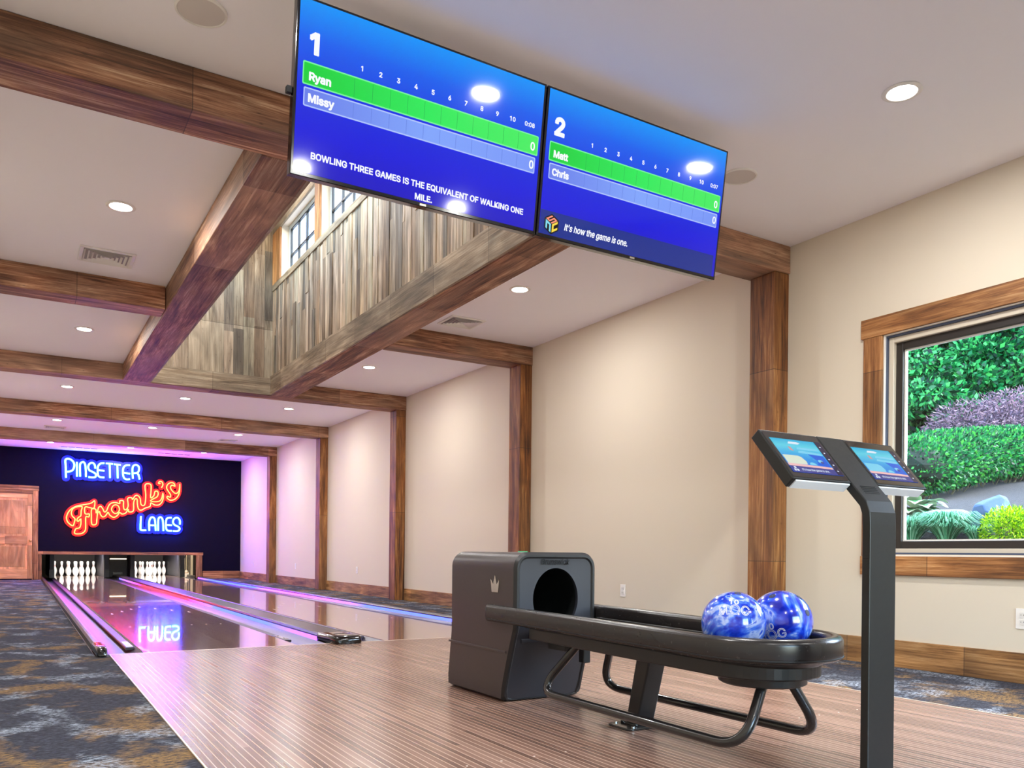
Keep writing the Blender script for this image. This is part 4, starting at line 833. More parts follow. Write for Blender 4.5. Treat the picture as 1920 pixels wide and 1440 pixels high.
# ------------------------------------------------------------------ scoreboard screens hung from the ceiling
TW, TH, TILT = 1.161, 0.671, 0.138
def em(name, col, es=1.0, rough=0.08):
    m, n, l, b = new_mat(name); b.inputs['Base Color'].default_value = (0.004, 0.004, 0.006, 1); b.inputs['Roughness'].default_value = rough
    b.inputs['Emission Color'].default_value = col; b.inputs['Emission Strength'].default_value = es*ES; return m
def em_grad(name, stops, axis=2, es=1.0):
    m, n, l, b = new_mat(name); b.inputs['Base Color'].default_value = (0.004, 0.004, 0.006, 1); b.inputs['Roughness'].default_value = 0.07
    tc = n.new('ShaderNodeTexCoord'); sp = n.new('ShaderNodeSeparateXYZ'); l.new(tc.outputs['Generated'], sp.inputs[0])
    r = ramp(n, stops); l.new(sp.outputs[axis], r.inputs[0]); l.new(r.outputs[0], b.inputs['Emission Color']); b.inputs['Emission Strength'].default_value = es*ES
    return m
M['scr'] = em_grad('screen_blue', [(0, sr(16,0,196)), (0.25, sr(2,8,222)), (0.5, sr(0,40,224)), (0.78, sr(0,92,238)), (1, sr(0,146,250))])
M['sgreen'] = em_grad('screen_green', [(0, sr(0,206,52)), (0.5, sr(40,232,88)), (1, sr(70,236,96))], 0)
M['slilac'] = em_grad('screen_lilac', [(0, sr(104,126,232)), (0.5, sr(128,164,250)), (1, sr(120,150,246))], 0)
M['sgreen2'] = em('screen_green_edge', sr(120,240,150)); M['slilac2'] = em('screen_lilac_edge', sr(176,196,252))
M['sdark'] = em('screen_cell_line', sr(20,160,70)); M['sdark2'] = em('screen_cell_line_blue', sr(92,120,214))
M['swhite'] = em('screen_white', (0.92,0.94,1,1)); M['sfoot'] = em('screen_footer', sr(16,44,140))
M['ssal'] = em('logo_salmon', sr(255,150,120)); M['sltb'] = em('logo_light_blue', sr(130,220,240)); M['syel'] = em('logo_yellow', sr(250,220,70)); M['sblk'] = em('logo_black', (0.0,0.0,0.0,1))
def scoreboard(x0, label, lane, names2, clock, msg):
    t = thing('scoreboard_screen', (x0, -2.789, 2.208), label, 'screen', rot=(TILT, 0, 0))
    bm = bmesh.new(); box(bm, 0, TW, 0.0, 0.045, 0, TH); obj('casing', bm, M['black'], t, local=True, bevel=0.003)
    bm = bmesh.new(); box(bm, 0.012, TW-0.012, -0.0012, 0.0, 0.016, TH-0.010); disp = obj('display', bm, M['scr'], t, local=True)
    W_, H_ = TW, TH; lay = -0.0014
    def fp(dx=0, dz=0, o=0): return lambda x, y, z: (dx*W_+x, lay-o, dz*H_+y)
    def rr(x0_, x1_, z0_, z1_, o, rad=0.006):
        b = bmesh.new(); pts = rrect((x1_-x0_)*W_, (z1_-z0_)*H_, rad, 3, (x0_+x1_)/2*W_, (z0_+z1_)/2*H_)
        b.faces.new([b.verts.new((x, lay-o, z)) for x, z in pts]); return b
    for nm, z0_, z1_, x0_, x1_, mt, me_, ml, nmz in (('active_player_row', 0.518, 0.648, 0.028, 0.980, 'sgreen', 'sgreen2', 'sdark', names2[0]), ('player_row', 0.398, 0.505, 0.034, 0.972, 'slilac', 'slilac2', 'sdark2', names2[1])):
        obj(nm, rr(x0_, x1_, z0_, z1_, 0.0002), M[me_], disp, local=True, recalc=False)
        obj(nm, rr(x0_+0.004, x1_-0.004, z0_+0.008, z1_-0.008, 0.0004, 0.004), M[mt], disp, local=True, recalc=False)
        b = bmesh.new()
        for j in range(11):
            xx = (0.211+j*0.0675)*W_; b.faces.new([b.verts.new(p) for p in ((xx, lay-0.0006, (z0_+0.012)*H_), (xx+0.0018, lay-0.0006, (z0_+0.012)*H_), (xx+0.0018, lay-0.0006, (z1_-0.012)*H_), (xx, lay-0.0006, (z1_-0.012)*H_))])
        obj('frame_lines', b, M[ml], disp, local=True, recalc=False)
        b = bmesh.new(); add_text(b, nmz, 0.041, fp(0.049, z0_+0.030, 0.0008), bold=0.0022); obj('player_name', b, M['swhite'], disp, local=True, recalc=False)
        b = bmesh.new(); add_text(b, '0', 0.048, fp(0.955, z0_+0.030, 0.0008), bold=0.0016, align='CENTER', sx=0.9); obj('total_score', b, M['swhite'], disp, local=True, recalc=False)
    b = bmesh.new(); add_text(b, lane, 0.104, fp(0.042, 0.700, 0.0006), bold=0.006); obj('lane_number', b, M['swhite'], disp, local=True, recalc=False)
    b = bmesh.new()
    for j in range(10): add_text(b, str(j+1), 0.026, fp(0.237+j*0.0686, 0.692, 0.0006), bold=0.0011, align='CENTER')
    add_text(b, clock, 0.026, fp(0.934, 0.692, 0.0006), bold=0.0009, align='CENTER'); obj('frame_numbers', b, M['swhite'], disp, local=True, recalc=False)
    if msg:
        b = bmesh.new(); V, F = text_geo(msg[0], 0.034, bold=0.0014); wtx = max(v[0] for v in V); sx = (0.935-0.068)*W_/wtx
        add_text(b, msg[0], 0.034, fp(0.068, 0.112, 0.0006), bold=0.0014, sx=sx); add_text(b, msg[1], 0.034, fp(0.5, 0.036, 0.0006), bold=0.0014, sx=sx, align='CENTER')
        obj('message_text', b, M['swhite'], disp, local=True, recalc=False)
    else:
        obj('message_band', rr(0.0115, 0.975, 0.024, 0.185, 0.0002, 0.001), M['sfoot'], disp, local=True, recalc=False)
        b = bmesh.new(); add_text(b, "It's how the game is one.", 0.042, fp(0.130, 0.082, 0.0006), bold=0.0012, shear=0.22, sx=0.83); obj('message_text', b, M['swhite'], disp, local=True, recalc=False)
        # cube-shaped emblem: S on the top face, N and C on the two sides
        cx, cz, s = 0.068*W_, 0.100*H_, 0.042
        up_, lf, rt = (0, s), (-s*0.87, s*0.5), (s*0.87, s*0.5)
        hexa = [(cx+s*1.12*math.sin(R(60*i)), cz+s*1.12*math.cos(R(60*i))) for i in range(6)]
        lg = bmesh.new(); lg.faces.new([lg.verts.new((x, lay-0.0005, z)) for x, z in hexa]); e0 = obj('emblem', lg, M['sblk'], disp, local=True, recalc=False)
        def strokes(nm, mt, org, ux, uz, segs):
            b = bmesh.new()
            for (x0_, x1_, z0_, z1_) in segs:
                b.faces.new([b.verts.new((org[0]+ux[0]*x+uz[0]*z, lay-0.0008, org[1]+ux[1]*x+uz[1]*z)) for x, z in ((x0_, z0_), (x1_, z0_), (x1_, z1_), (x0_, z1_))])
            obj(nm, b, M[mt], e0, local=True, recalc=False)
        k_ = 0.25
        strokes('emblem_n', 'sltb', (cx-s*0.87, cz-s*0.5), (s*0.87, -s*0.5), (0, s), [(0.08, 0.34, 0.05, 0.95), (0.34, 0.92, 0.70, 0.95), (0.66, 0.92, 0.05, 0.70)])
        strokes('emblem_c', 'syel', (cx, cz-s), (s*0.87, s*0.5), (0, s), [(0.10, 0.36, 0.05, 0.95), (0.36, 0.94, 0.70, 0.95), (0.36, 0.94, 0.05, 0.30)])
        strokes('emblem_s', 'ssal', (cx-s*0.87, cz+s*0.5), (s*0.87, s*0.5), (s*0.87, -s*0.5), [(0.06, 0.92, 0.05, 0.24), (0.06, 0.24, 0.24, 0.42), (0.06, 0.92, 0.42, 0.60), (0.74, 0.92, 0.60, 0.78), (0.06, 0.92, 0.78, 0.97)])
    bm = bmesh.new(); box(bm, TW/2-0.015, TW/2+0.015, -0.001, 0.0, 0.003, 0.012); obj('sensor_window', bm, M['chrome'], t, local=True)
    bm = bmesh.new(); box(bm, TW*0.3, TW*0.7, 0.045, 0.075, TH*0.25, TH*0.75); obj('rear_bracket', bm, M['blackm'], t, local=True)
    return t
s1 = scoreboard(0.169, 'blue scoreboard screen for lane 1, naming Ryan and Missy', '1', ('Ryan', 'Missy'), '0:08', ('BOWLING THREE GAMES IS THE EQUIVALENT OF WALKING ONE', 'MILE.'))
scoreboard(0.169+TW+0.007, 'blue scoreboard screen for lane 2, naming Matt and Chris', '2', ('Matt', 'Chris'), '0:07', None)
bm = bmesh.new(); box(bm, -0.022, -0.001, 0.012, 0.04, TH*0.455, TH*0.495); obj('side_bracket_end', bm, M['blackm'], s1, local=True, bevel=0.003)
mt = thing('screen_mount', (1.33, -2.70, 2.5), 'black ceiling mount rail holding up the two scoreboard screens', 'mount')
bm = bmesh.new(); box(bm, 0.20, 2.46, -2.765, -2.725, 2.56, 2.60); obj('cross_rail', bm, M['blackm'], mt)
for x in (0.75, 1.91):
    bm = bmesh.new(); box(bm, x-0.02, x+0.02, -2.725, BY[0]-0.012, 2.80, 2.84); box(bm, x-0.02, x+0.02, -2.725, -2.70, 2.60, 2.80); obj('support_arm', bm, M['blackm'], mt)
    bm = bmesh.new(); box(bm, x-0.06, x+0.06, BY[0]-0.012, BY[0], 2.785, 2.88); obj('beam_plate', bm, M['blackm'], mt)

# ------------------------------------------------------------------ ball return: hood
XC = 1.432
M['hoodside'] = plain('hood_side_taupe', sr(56, 48, 48), 0.36)
M['hoodfront'] = plain('hood_front_slate', sr(44, 46, 54), 0.4)
M['tunnel'] = plain('tunnel_black', sr(8, 12, 12), 0.5)
M['rubber'] = plain('black_rubber', sr(18, 18, 20), 0.6)
M['rack'] = plain('rack_charcoal', sr(40, 37, 37), 0.26)
M['rackd'] = plain('rack_black_metal', sr(26, 25, 26), 0.35)
M['tube'] = plain('tube_black', sr(30, 29, 30), 0.25, coat=0.4)
hd = thing('ball_return_hood', (XC, -2.5, 0.004), 'dark rounded ball return hood with an oval mouth and a silver crown', 'ball return')
HX0, HX1, HZ1 = XC-0.232, XC+0.232, 0.712; HZC = 0.492; NA = 112
yfr = lambda z: -2.735 - 0.115*min(1, max(0, z/0.36))**1.2; ybk = lambda z: -2.165 - 0.045*min(1, z/0.30)
def outline(inset=0.0, rad=0.075):
    """points of the arch outline at evenly spread angles about the mouth"""
    x0, x1, z0, z1 = HX0+inset, HX1-inset, 0.006+inset*0.3, HZ1-inset; r = max(0.01, rad-inset); out = []
    for i in range(NA):
        a = 2*PI*i/NA; dx, dz = math.cos(a), math.sin(a); lo, hi = 0.0, 1.2
        for _ in range(40):
            m_ = (lo+hi)/2; x, z = XC+dx*m_, HZC+dz*m_; ins = x0 <= x <= x1 and z0 <= z <= z1
            if ins and z > z1-r and (x < x0+r or x > x1-r):
                cx = x0+r if x < x0+r else x1-r; ins = math.hypot(x-cx, z-(z1-r)) <= r
            if ins and z < z0+0.03 and (x < x0+0.03 or x > x1-0.03):
                cx = x0+0.03 if x < x0+0.03 else x1-0.03; ins = math.hypot(x-cx, z-(z0+0.03)) <= 0.03
            lo, hi = (m_, hi) if ins else (lo, m_)
        out.append((XC+dx*lo, HZC+dz*lo))
    return out
def loft(rings, mats=None, closed=True):
    bm = bmesh.new(); RR = [[bm.verts.new(p) for p in r_] for r_ in rings]
    for A, B in zip(RR, RR[1:]):
        for j in range(len(A)): bm.faces.new((A[j], A[(j+1)%len(A)], B[(j+1)%len(A)], B[j]))
    return bm, RR
O0 = outline(); OI = outline(0.012); OI2 = outline(0.030)
bm, RR = loft([[(x, yfr(z)+0.012, z) for x, z in O0]] + [[(x, yfr(z)+(ybk(z)-yfr(z))*t, z) for x, z in O0] for t in (0.1, 0.5, 0.9)] + [[(x, ybk(z)-0.012, z) for x, z in O0]])
obj('side_shell', bm, M['hoodside'], hd, smooth=True, angle=40)
bm, RR = loft([[(x, ybk(z)-0.012, z) for x, z in O0], [(x, ybk(z), z) for x, z in OI]]); bm.faces.new(RR[-1]); obj('rear_panel', bm, M['hoodfront'], hd, smooth=True)
hole = [(XC+0.128*math.cos(2*PI*i/NA), HZC+0.146*math.sin(2*PI*i/NA)) for i in range(NA)]
mid_ = [(0.5*(a[0]+b[0]), 0.5*(a[1]+b[1])) for a, b in zip(hole, OI2)]
bm, RR = loft([[(x, yfr(z)+0.004, z) for x, z in OI2], [(x, yfr(z)+0.006, z) for x, z in mid_], [(x, yfr(z)+0.006, z) for x, z in hole], [(x, yfr(z)+0.024, z) for x, z in hole]])
fp_ = obj('front_panel', bm, M['hoodfront'], hd, smooth=True, angle=50)
bm, RR = loft([[(x, yfr(z)+0.012, z) for x, z in O0], [(x, yfr(z)-0.002, z) for x, z in OI], [(x, yfr(z)-0.002, z) for x, z in outline(0.022)], [(x, yfr(z)+0.004, z) for x, z in OI2]])
obj('front_rim', bm, M['blacks'], hd, smooth=True, angle=30)
bm, RR = loft([[(x, yfr(z)+0.024, z) for x, z in hole], [(x, -2.42, z) for x, z in hole]]); bm.faces.new(RR[-1]); obj('tunnel', bm, M['tunnel'], hd, smooth=True)
bm = bmesh.new(); add_text(bm, 'Brunswick', 0.036, lambda x, y, z: (XC-0.01+x, yfr(0.66)+0.0015, 0.655+y), bold=0.0008, shear=0.25, align='CENTER', sx=0.95); obj('raised_lettering', bm, M['rubber'], fp_, recalc=False)
# silver crown on the left side
cy_, cz_ = -2.675, 0.520
cr = [(-0.034, 0.0), (-0.038, 0.052), (-0.043, 0.058), (-0.020, 0.040), (0.0, 0.080), (0.020, 0.040), (0.043, 0.058), (0.038, 0.052), (0.034, 0.0)]
cr = [(-0.030, 0.0), (-0.040, 0.062), (-0.017, 0.038), (0.0, 0.082), (0.017, 0.038), (0.040, 0.062), (0.030, 0.0)]
bm = bmesh.new(); prism(bm, [(cy_+a, cz_+b) for a, b in cr], HX0-0.004, HX0, 'yz'); obj('crown_emblem', bm, M['chrome'], hd)
bm = bmesh.new(); sweep(bm, [(HX0-0.002, -2.20, 0.245), (HX0-0.002, -2.78, 0.245)], rrect(0.008, 0.012, 0.003, 2)); obj('side_ridge', bm, M['hoodside'], hd, smooth=True)
bm = bmesh.new(); sweep(bm, [(HX0+0.04, -2.845, 0.300), (HX1-0.04, -2.845, 0.300)], rrect(0.012, 0.02, 0.004, 2)); obj('front_ledge', bm, M['hoodfront'], hd, smooth=True)
bm = bmesh.new(); box(bm, XC-0.02, XC+0.02, -2.56, -2.53, HZ1+0.0002, HZ1+0.004); obj('status_lamp', bm, em('status_green', sr(70, 220, 160), 0.8), hd)

# ------------------------------------------------------------------ ball return: rack
rk = thing('ball_rack', (XC, -3.7, 0.004), 'long black oval ball return rack with tube side rails and pedestal', 'ball rack')
HXC = XC; XC = 1.448; YC = -4.065; RW = 0.247
def upath(hw, yend_n, yend_f, n=26):
    pts = [(XC-hw, yend_n, 0)] + [(XC-hw, y, 0) for y in (-3.2, -3.7)]
    pts += [(XC-hw*math.cos(PI*i/n), YC-hw*math.sin(PI*i/n), 0) for i in range(n+1)]
    return pts + [(XC+hw, y, 0) for y in (-3.7, -3.2)] + [(XC+hw, yend_f, 0)]
def lift(pts, z): return [(x, y, z) for x, y, _ in pts]
bm = bmesh.new(); sweep(bm, lift(upath(RW, -2.62, -2.70), 0.420), rrect(0.050, 0.082, 0.022, 5)); obj('bumper', bm, M['rack'], rk, smooth=True, angle=60)
bm = bmesh.new(); sweep(bm, lift(upath(RW+0.0235, -2.63, -2.71), 0.392), rrect(0.006, 0.006, 0.002, 2)); obj('bumper_seam', bm, M['rubber'], rk, smooth=True)
def slab(hw, y1, z0, z1):
    b = bmesh.new(); pts = [(x, y) for x, y, _ in upath(hw, y1, y1)]; prism(b, pts, z0, z1, 'xy'); return b
obj('track_bed', slab(RW-0.024, -2.90, 0.372, 0.386), M['rubber'], rk)
obj('pan', slab(RW-0.045, -2.90, 0.318, 0.372), M['rackd'], rk, bevel=0.006)
bm = bmesh.new(); sweep(bm, [(XC, -2.90, 0.392), (XC, YC+0.03, 0.392)], rrect(0.022, 0.012, 0.005, 3)); obj('track_divider', bm, M['rubber'], rk, smooth=True)
for s in (-1, 1):
    bm = bmesh.new(); sweep(bm, [(XC+s*0.19, -2.90, 0.396), (XC+s*0.19, YC, 0.396)], rrect(0.010, 0.020, 0.004, 3)); obj('track_rib', bm, M['blacks'], rk, smooth=True)
bm = bmesh.new(); lathe(bm, [(0.215, 0.380), (0.212, 0.374), (0.165, 0.345), (0.150, 0.343), (0.147, 0.292), (0.138, 0.286), (0.001, 0.286)], XC, YC-0.015, 48); obj('end_drum', bm, M['rackd'], rk, smooth=True, angle=40)
bm = bmesh.new(); lathe(bm, [(0.075, 0.3865), (0.075, 0.398), (0.067, 0.404), (0.001, 0.405)], XC+0.04, YC-0.13, 32); hb = obj('hand_dryer_vent', bm, M['blacks'], rk, smooth=True)
for k5, (dx, dy, c) in enumerate(((-0.01, -0.045, (240,90,60)), (0.10, -0.05, (240,90,60)))):
    bm = bmesh.new(); lathe(bm, [(0.008, 0.405), (0.008, 0.4075), (0.001, 0.408)], XC+0.04+dx*0.7, YC-0.13+dy*0.9, 12); obj('indicator_lamp', bm, em('indicator_orange%d' % k5, sr(*c), 1.0), hb)
XD = 1.44
# pedestal and foot
bm = bmesh.new()
A = [(XC-0.045, -3.405), (XC+0.045, -3.405), (XC+0.045, -3.475), (XC-0.045, -3.475)]; B = [(x, y-0.07+(0.0 if y > -3.44 else -0.012)) for x, y in A]
va = [bm.verts.new((*p, 0.022)) for p in A]; vb = [bm.verts.new((*p, 0.318)) for p in B]
for j in range(4): bm.faces.new((va[j], va[(j+1)%4], vb[(j+1)%4], vb[j]))
bm.faces.new(va[::-1]); bm.faces.new(vb); obj('pedestal', bm, M['rackd'], rk, bevel=0.006)
bm = bmesh.new(); prism(bm, rrect(0.24, 0.15, 0.025, 4, XC, -3.445), 0.0045, 0.014, 'xy'); prism(bm, rrect(0.13, 0.10, 0.01, 3, XC, -3.44), 0.014, 0.024, 'xy'); ft = obj('foot_plate', bm, M['tube'], rk, bevel=0.002)
for dx in (-0.085, 0.085):
    for dy in (-0.055, 0.055):
        bm = bmesh.new(); lathe(bm, [(0.008, 0.014), (0.008, 0.019), (0.001, 0.020)], XC+dx, -3.445+dy, 8); obj('bolt', bm, M['chrome'], ft)
for s, fx in ((-1, 0.192), (1, 0.192)):
    pts = [(XC+s*0.085, -3.15, 0.330), (XC+s*(fx-0.01), -2.955, 0.085), (XC+s*fx, -4.18, 0.085), (XC+s*0.055, -4.14, 0.300)]
    bm = bmesh.new(); sweep(bm, bend(pts, 0.14, 10), circ(0.018, 14)); obj('side_tube', bm, M['tube'], rk, smooth=True, angle=60)
for d_ in ((XC-0.11, XC-0.06, -3.06, -2.92, 0.27, 0.318), (XC+0.05, XC+0.09, -2.98, -2.94, 0.20, 0.318)): qbox('under_bracket', M['blacks'], d_, parent=rk, bevel=0.004)

for _o in rk.children_recursive:                       # the rack falls a little toward its round end
    if _o.name.split('.')[0] in ('bumper', 'bumper_seam', 'track_bed', 'pan', 'track_divider', 'track_rib', 'end_drum', 'hand_dryer_vent', 'indicator_lamp'):
        for v in _o.data.vertices: v.co.z -= max(0, -2.6-(v.co.y+rk.location.y))*0.0105
# ------------------------------------------------------------------ bowling balls
def ball_mat():
    m, n, l, b = new_mat('swirled_blue_pearl')
    tc = n.new('ShaderNodeTexCoord'); oi = n.new('ShaderNodeObjectInfo')
    ad = n.new('ShaderNodeVectorMath'); ad.operation = 'ADD'; l.new(tc.outputs['Object'], ad.inputs[0])
    sc_ = n.new('ShaderNodeVectorMath'); sc_.operation = 'SCALE'; sc_.inputs[0].default_value = (7, 3, 5); l.new(oi.outputs['Random'], sc_.inputs['Scale']); l.new(sc_.outputs[0], ad.inputs[1])
    a = n.new('ShaderNodeTexNoise'); a.inputs['Scale'].default_value = 7; a.inputs['Detail'].default_value = 3; a.inputs['Distortion'].default_value = 3.2; l.new(ad.outputs[0], a.inputs['Vector'])
    r = ramp(n, [(0.30, sr(10, 24, 150)), (0.44, sr(24, 60, 206)), (0.54, sr(70, 120, 232)), (0.62, sr(176, 196, 244)), (0.68, sr(40, 84, 214)), (0.85, sr(14, 34, 170))]); l.new(a.outputs[0], r.inputs[0])
    l.new(r.outputs[0], b.inputs['Base Color']); b.inputs['Roughness'].default_value = 0.16; b.inputs['Coat Weight'].default_value = 1.0; b.inputs['Coat Roughness'].default_value = 0.02
    return m
M['ball'] = ball_mat(); M['engrave'] = plain('engraved_white', sr(236, 238, 246), 0.5); M['hole'] = plain('finger_hole_dark', sr(8, 10, 40), 0.6)
BR = 0.1085
def bowling_ball(x, y, label, marks, holes):
    c = Vector((x, y, 0.3665+BR)); t = thing('bowling_ball', c-Vector((0, 0, BR)), label, 'bowling ball', 'bowling balls on the return rack')
    bm = bmesh.new(); bmesh.ops.create_uvsphere(bm, u_segments=64, v_segments=40, radius=BR); bm.transform(Matrix.Translation(c)); obj('ball_body', bm, M['ball'], t, smooth=True, angle=180)
    d = (cam.location-c).normalized(); rx = Vector((0, 0, 1)).cross(d).normalized(); uy = d.cross(rx)
    def frame(a, b_, spin=0):
        n_ = (d*math.sqrt(1-a*a-b_*b_)+rx*a+uy*b_).normalized(); e1 = uy.cross(n_).normalized(); e2 = n_.cross(e1)
        return n_, e1*math.cos(spin)+e2*math.sin(spin), e2*math.cos(spin)-e1*math.sin(spin)
    for a, b_, spin, lines in marks:
        n_, e1, e2 = frame(a, b_, spin); bm = bmesh.new()
        for (txt_, size, ox, oy) in lines:
            def onball(X, Y, Z): 
                p = n_ + (e1*(X+ox)+e2*(Y+oy))/BR; return c + p.normalized()*(BR+0.0004)
            V, F = text_geo(txt_, size, outline=0.0012, align='CENTER'); vs = [bm.verts.new(onball(*v)) for v in V]
            for f in F:
                try: bm.faces.new([vs[i] for i in f])
                except ValueError: pass
        obj('engraved_letters', bm, M['engrave'], t, recalc=False)
    for a, b_ in holes:
        n_, e1, e2 = frame(a, b_); bm = bmesh.new()
        for rr_ in (1,):
            vs = [bm.verts.new(c+(n_+(e1*math.cos(q)+e2*math.sin(q))*0.0125/BR).normalized()*(BR+0.0003)) for q in [2*PI*i/20 for i in range(20)]]
            vi = [bm.verts.new(c+(n_+(e1*math.cos(q)+e2*math.sin(q))*0.0105/BR).normalized()*(BR-0.0002)) for q in [2*PI*i/20 for i in range(20)]]
            for j in range(20): bm.faces.new((vs[j], vs[(j+1)%20], vi[(j+1)%20], vi[j]))
            bm.faces.new([bm.verts.new(v.co + n_*0.0006) for v in vi])
        obj('finger_hole', bm, M['hole'], t, recalc=False)
bowling_ball(1.345, -4.045, 'swirled blue bowling ball nearer the camera, white lettering near its top', [(0.0, 0.47, 0, [('MOG', 0.050, 0, -0.024), ('10', 0.028, 0, 0.014)])], [(0.12, 0.93)])
bowling_ball(1.563, -4.060, 'swirled blue bowling ball farther back, finger holes facing up and right', [(-0.30, -0.42, 0.15, [('MOG', 0.050, 0, -0.02), ('10', 0.030, 0, 0.018)])], [(-0.27, 0.80), (0.80, 0.30), (0.55, 0.80)])

# ------------------------------------------------------------------ touch-screen kiosk on its post
M['kiosk'] = plain('kiosk_black', sr(11, 15, 17), 0.46); M['kglass'] = plain('kiosk_bezel_gloss', sr(14, 14, 16), 0.08, coat=0.8)
M['kunder'] = plain('kiosk_underside_lit', sr(206, 212, 220), 0.45)  # window light on the black underside put into a pale colour
KX = 1.405; kt = thing('kiosk', (KX, -4.55, 0.004), 'black touch-screen kiosk with two tilted tablets on a flat post', 'kiosk')
Y0k, Z0k, Y1k, Z1k = -4.50, 0.922, -4.372, 1.074
ld = Vector((0, Y1k-Y0k, Z1k-Z0k)); LN = ld.length; ld.normalize(); nd = Vector((0, -ld.z, ld.y))     # up the slope, out of the screen
def kf(x, s, o): return Vector((KX+x, Y0k, Z0k)) + ld*s + nd*o
bm = bmesh.new()
hw = 0.0615
# post profile in (y, z), front face then back face
front = [(-4.562, 0.03), (-4.562, 0.80), (-4.560, 0.835), (-4.548, 0.868), (-4.50-0.004, Z0k-0.004)] + [(Y0k+ld.y*LN+nd.y*0.001, Z0k+ld.z*LN+nd.z*0.001)]
th = 0.026
back = []
for i, p in enumerate(front):
    a = front[max(0, i-1)]; c_ = front[min(len(front)-1, i+1)]; d_ = Vector((c_[0]-a[0], c_[1]-a[1])).normalized(); back.append((p[0]+d_.y*th, p[1]-d_.x*th))
prism(bm, front+back[::-1], KX-hw, KX+hw, 'yz'); obj('post', bm, M['kiosk'], kt, bevel=0.003)
bm = bmesh.new(); box(bm, KX-hw-0.0008, KX-hw, -4.558, -4.541, 0.70, 0.702); obj('post_seam', bm, M['blackm'], kt)
bm = bmesh.new(); prism(bm, rrect(0.40, 0.34, 0.03, 4, KX, -4.53), 0.0045, 0.012, 'xy'); obj('base_plate', bm, M['kiosk'], kt)
bm = bmesh.new()
for k6 in range(5): 
    a, b_ = kf(-0.035, -0.012-0.007*k6, 0.0013), kf(0.035, -0.012-0.007*k6, 0.0013); box(bm, a.x, b_.x, a.y-0.0006, a.y+0.0006, a.z-0.001, a.z+0.001)
obj('speaker_slots', bm, M['blackm'], kt)
XH = 0.3135
for side, nm in ((-1, 'left'), (1, 'right')):
    xa, xb = (-XH, -hw-0.001) if side < 0 else (hw+0.001, XH)
    bm = bmesh.new(); vs = []
    for x in (xa, xb):
        for s_, o_ in ((0, 0), (LN, 0), (LN, -0.036), (0, -0.036)): vs.append(bm.verts.new(kf(x, s_, o_)))
    for f in ((0,1,2,3), (7,6,5,4), (0,4,5,1), (1,5,6,2), (2,6,7,3), (3,7,4,0)): bm.faces.new([vs[i] for i in f])
    hs = obj('tablet_housing', bm, M['kiosk'], kt, bevel=0.003)
    bm = bmesh.new(); ya = xa+(0.012 if side < 0 else 0.004); yb_ = xb-(0.004 if side < 0 else 0.012)
    vs = [bm.verts.new(kf(x, s_, o_)) for x, s_ in ((ya, -0.001), (yb_, -0.001)) for o_ in ()]
    q0, q1 = 0.003, -0.031
    vs = [bm.verts.new(p) for p in (kf(ya, -0.0006, -0.004), kf(yb_, -0.0006, -0.004), kf(yb_, -0.0006, -0.035), kf(ya, -0.0006, -0.035), kf(ya, -0.004, -0.006), kf(yb_, -0.004, -0.006), kf(yb_, -0.004, -0.034), kf(ya, -0.004, -0.034))]
    for f in ((0,1,2,3), (7,6,5,4), (0,4,5,1), (1,5,6,2), (2,6,7,3), (3,7,4,0)): bm.faces.new([vs[i] for i in f])
    obj('underside_lit', bm, M['kunder'], hs)
    bm = bmesh.new(); pts = rrect((xb-xa)-0.012, LN-0.014, 0.006, 3, (xa+xb)/2, LN/2); bm.faces.new([bm.verts.new(kf(x, s_, 0.0006)) for x, s_ in pts]); bz = obj('tablet_glass', bm, M['kglass'], hs)
    # picture on the tablet
    sx0 = xa+(0.020 if side < 0 else 0.012); SW, SH = 0.218, 0.140; s0 = 0.026
    def tp(u, v, o=0.001): return kf(sx0+u*SW, s0+v*SH, o)
    def quad(name, mat, pts, o, par):
        b = bmesh.new(); b.faces.new([b.verts.new(tp(u, v, o)) for u, v in pts]); return obj(name, b, mat, par, recalc=False)
    if side < 0:
        M['kp'] = [em_grad('tablet_picture', [(0, sr(24,90,214)), (0.45, sr(30,150,226)), (0.8, sr(90,206,226)), (1, sr(20,170,214))]), em('tablet_cream', sr(214,224,204)), em('tablet_blue', sr(12,92,216)), em('tablet_light', sr(120,206,236)),
                   em('tablet_pink', sr(236,186,186)), em('tablet_navy', sr(60,62,140)), em('tablet_side', sr(34,28,62)), em('tablet_white', sr(220,232,246)), em('tablet_coral', sr(206,150,150))]
    K = M['kp']
    pc = quad('tablet_picture', K[0], ((0, 0), (1, 0), (1, 1), (0, 1)), 0.001, bz)
    quad('picture_band', K[7], ((0.30, 0.86), (0.50, 0.86), (0.56, 0.90), (0.50, 0.93), (0.34, 0.93)), 0.0012, pc)
    quad('picture_band', K[3], ((0.40, 0.70), (0.86, 0.70), (0.86, 0.76), (0.44, 0.77)), 0.0012, pc); quad('picture_band', K[3], ((0.38, 0.60), (0.86, 0.57), (0.86, 0.63), (0.42, 0.67)), 0.0012, pc)
    quad('picture_mark', K[8], ((0.26, 0.66), (0.32, 0.64), (0.30, 0.76), (0.25, 0.77)), 0.0012, pc)
    quad('picture_cream', K[1] if side < 0 else K[3], ((0.02, 0.25), (0.40, 0.25), (0.42, 0.34), (0.38, 0.46), (0.33, 0.50), (0.02, 0.50)), 0.0012, pc)
    quad('picture_shape', K[2], ((0.62, 0.26), (0.86, 0.22), (0.86, 0.56), (0.56, 0.58), (0.66, 0.40)), 0.0012, pc)
    b = bmesh.new(); b.faces.new([b.verts.new(tp(0.72+0.05*math.cos(q), 0.38+0.05*math.sin(q), 0.0014)) for q in [2*PI*i/20 for i in range(20)]]); obj('picture_disc', b, K[3], pc, recalc=False)
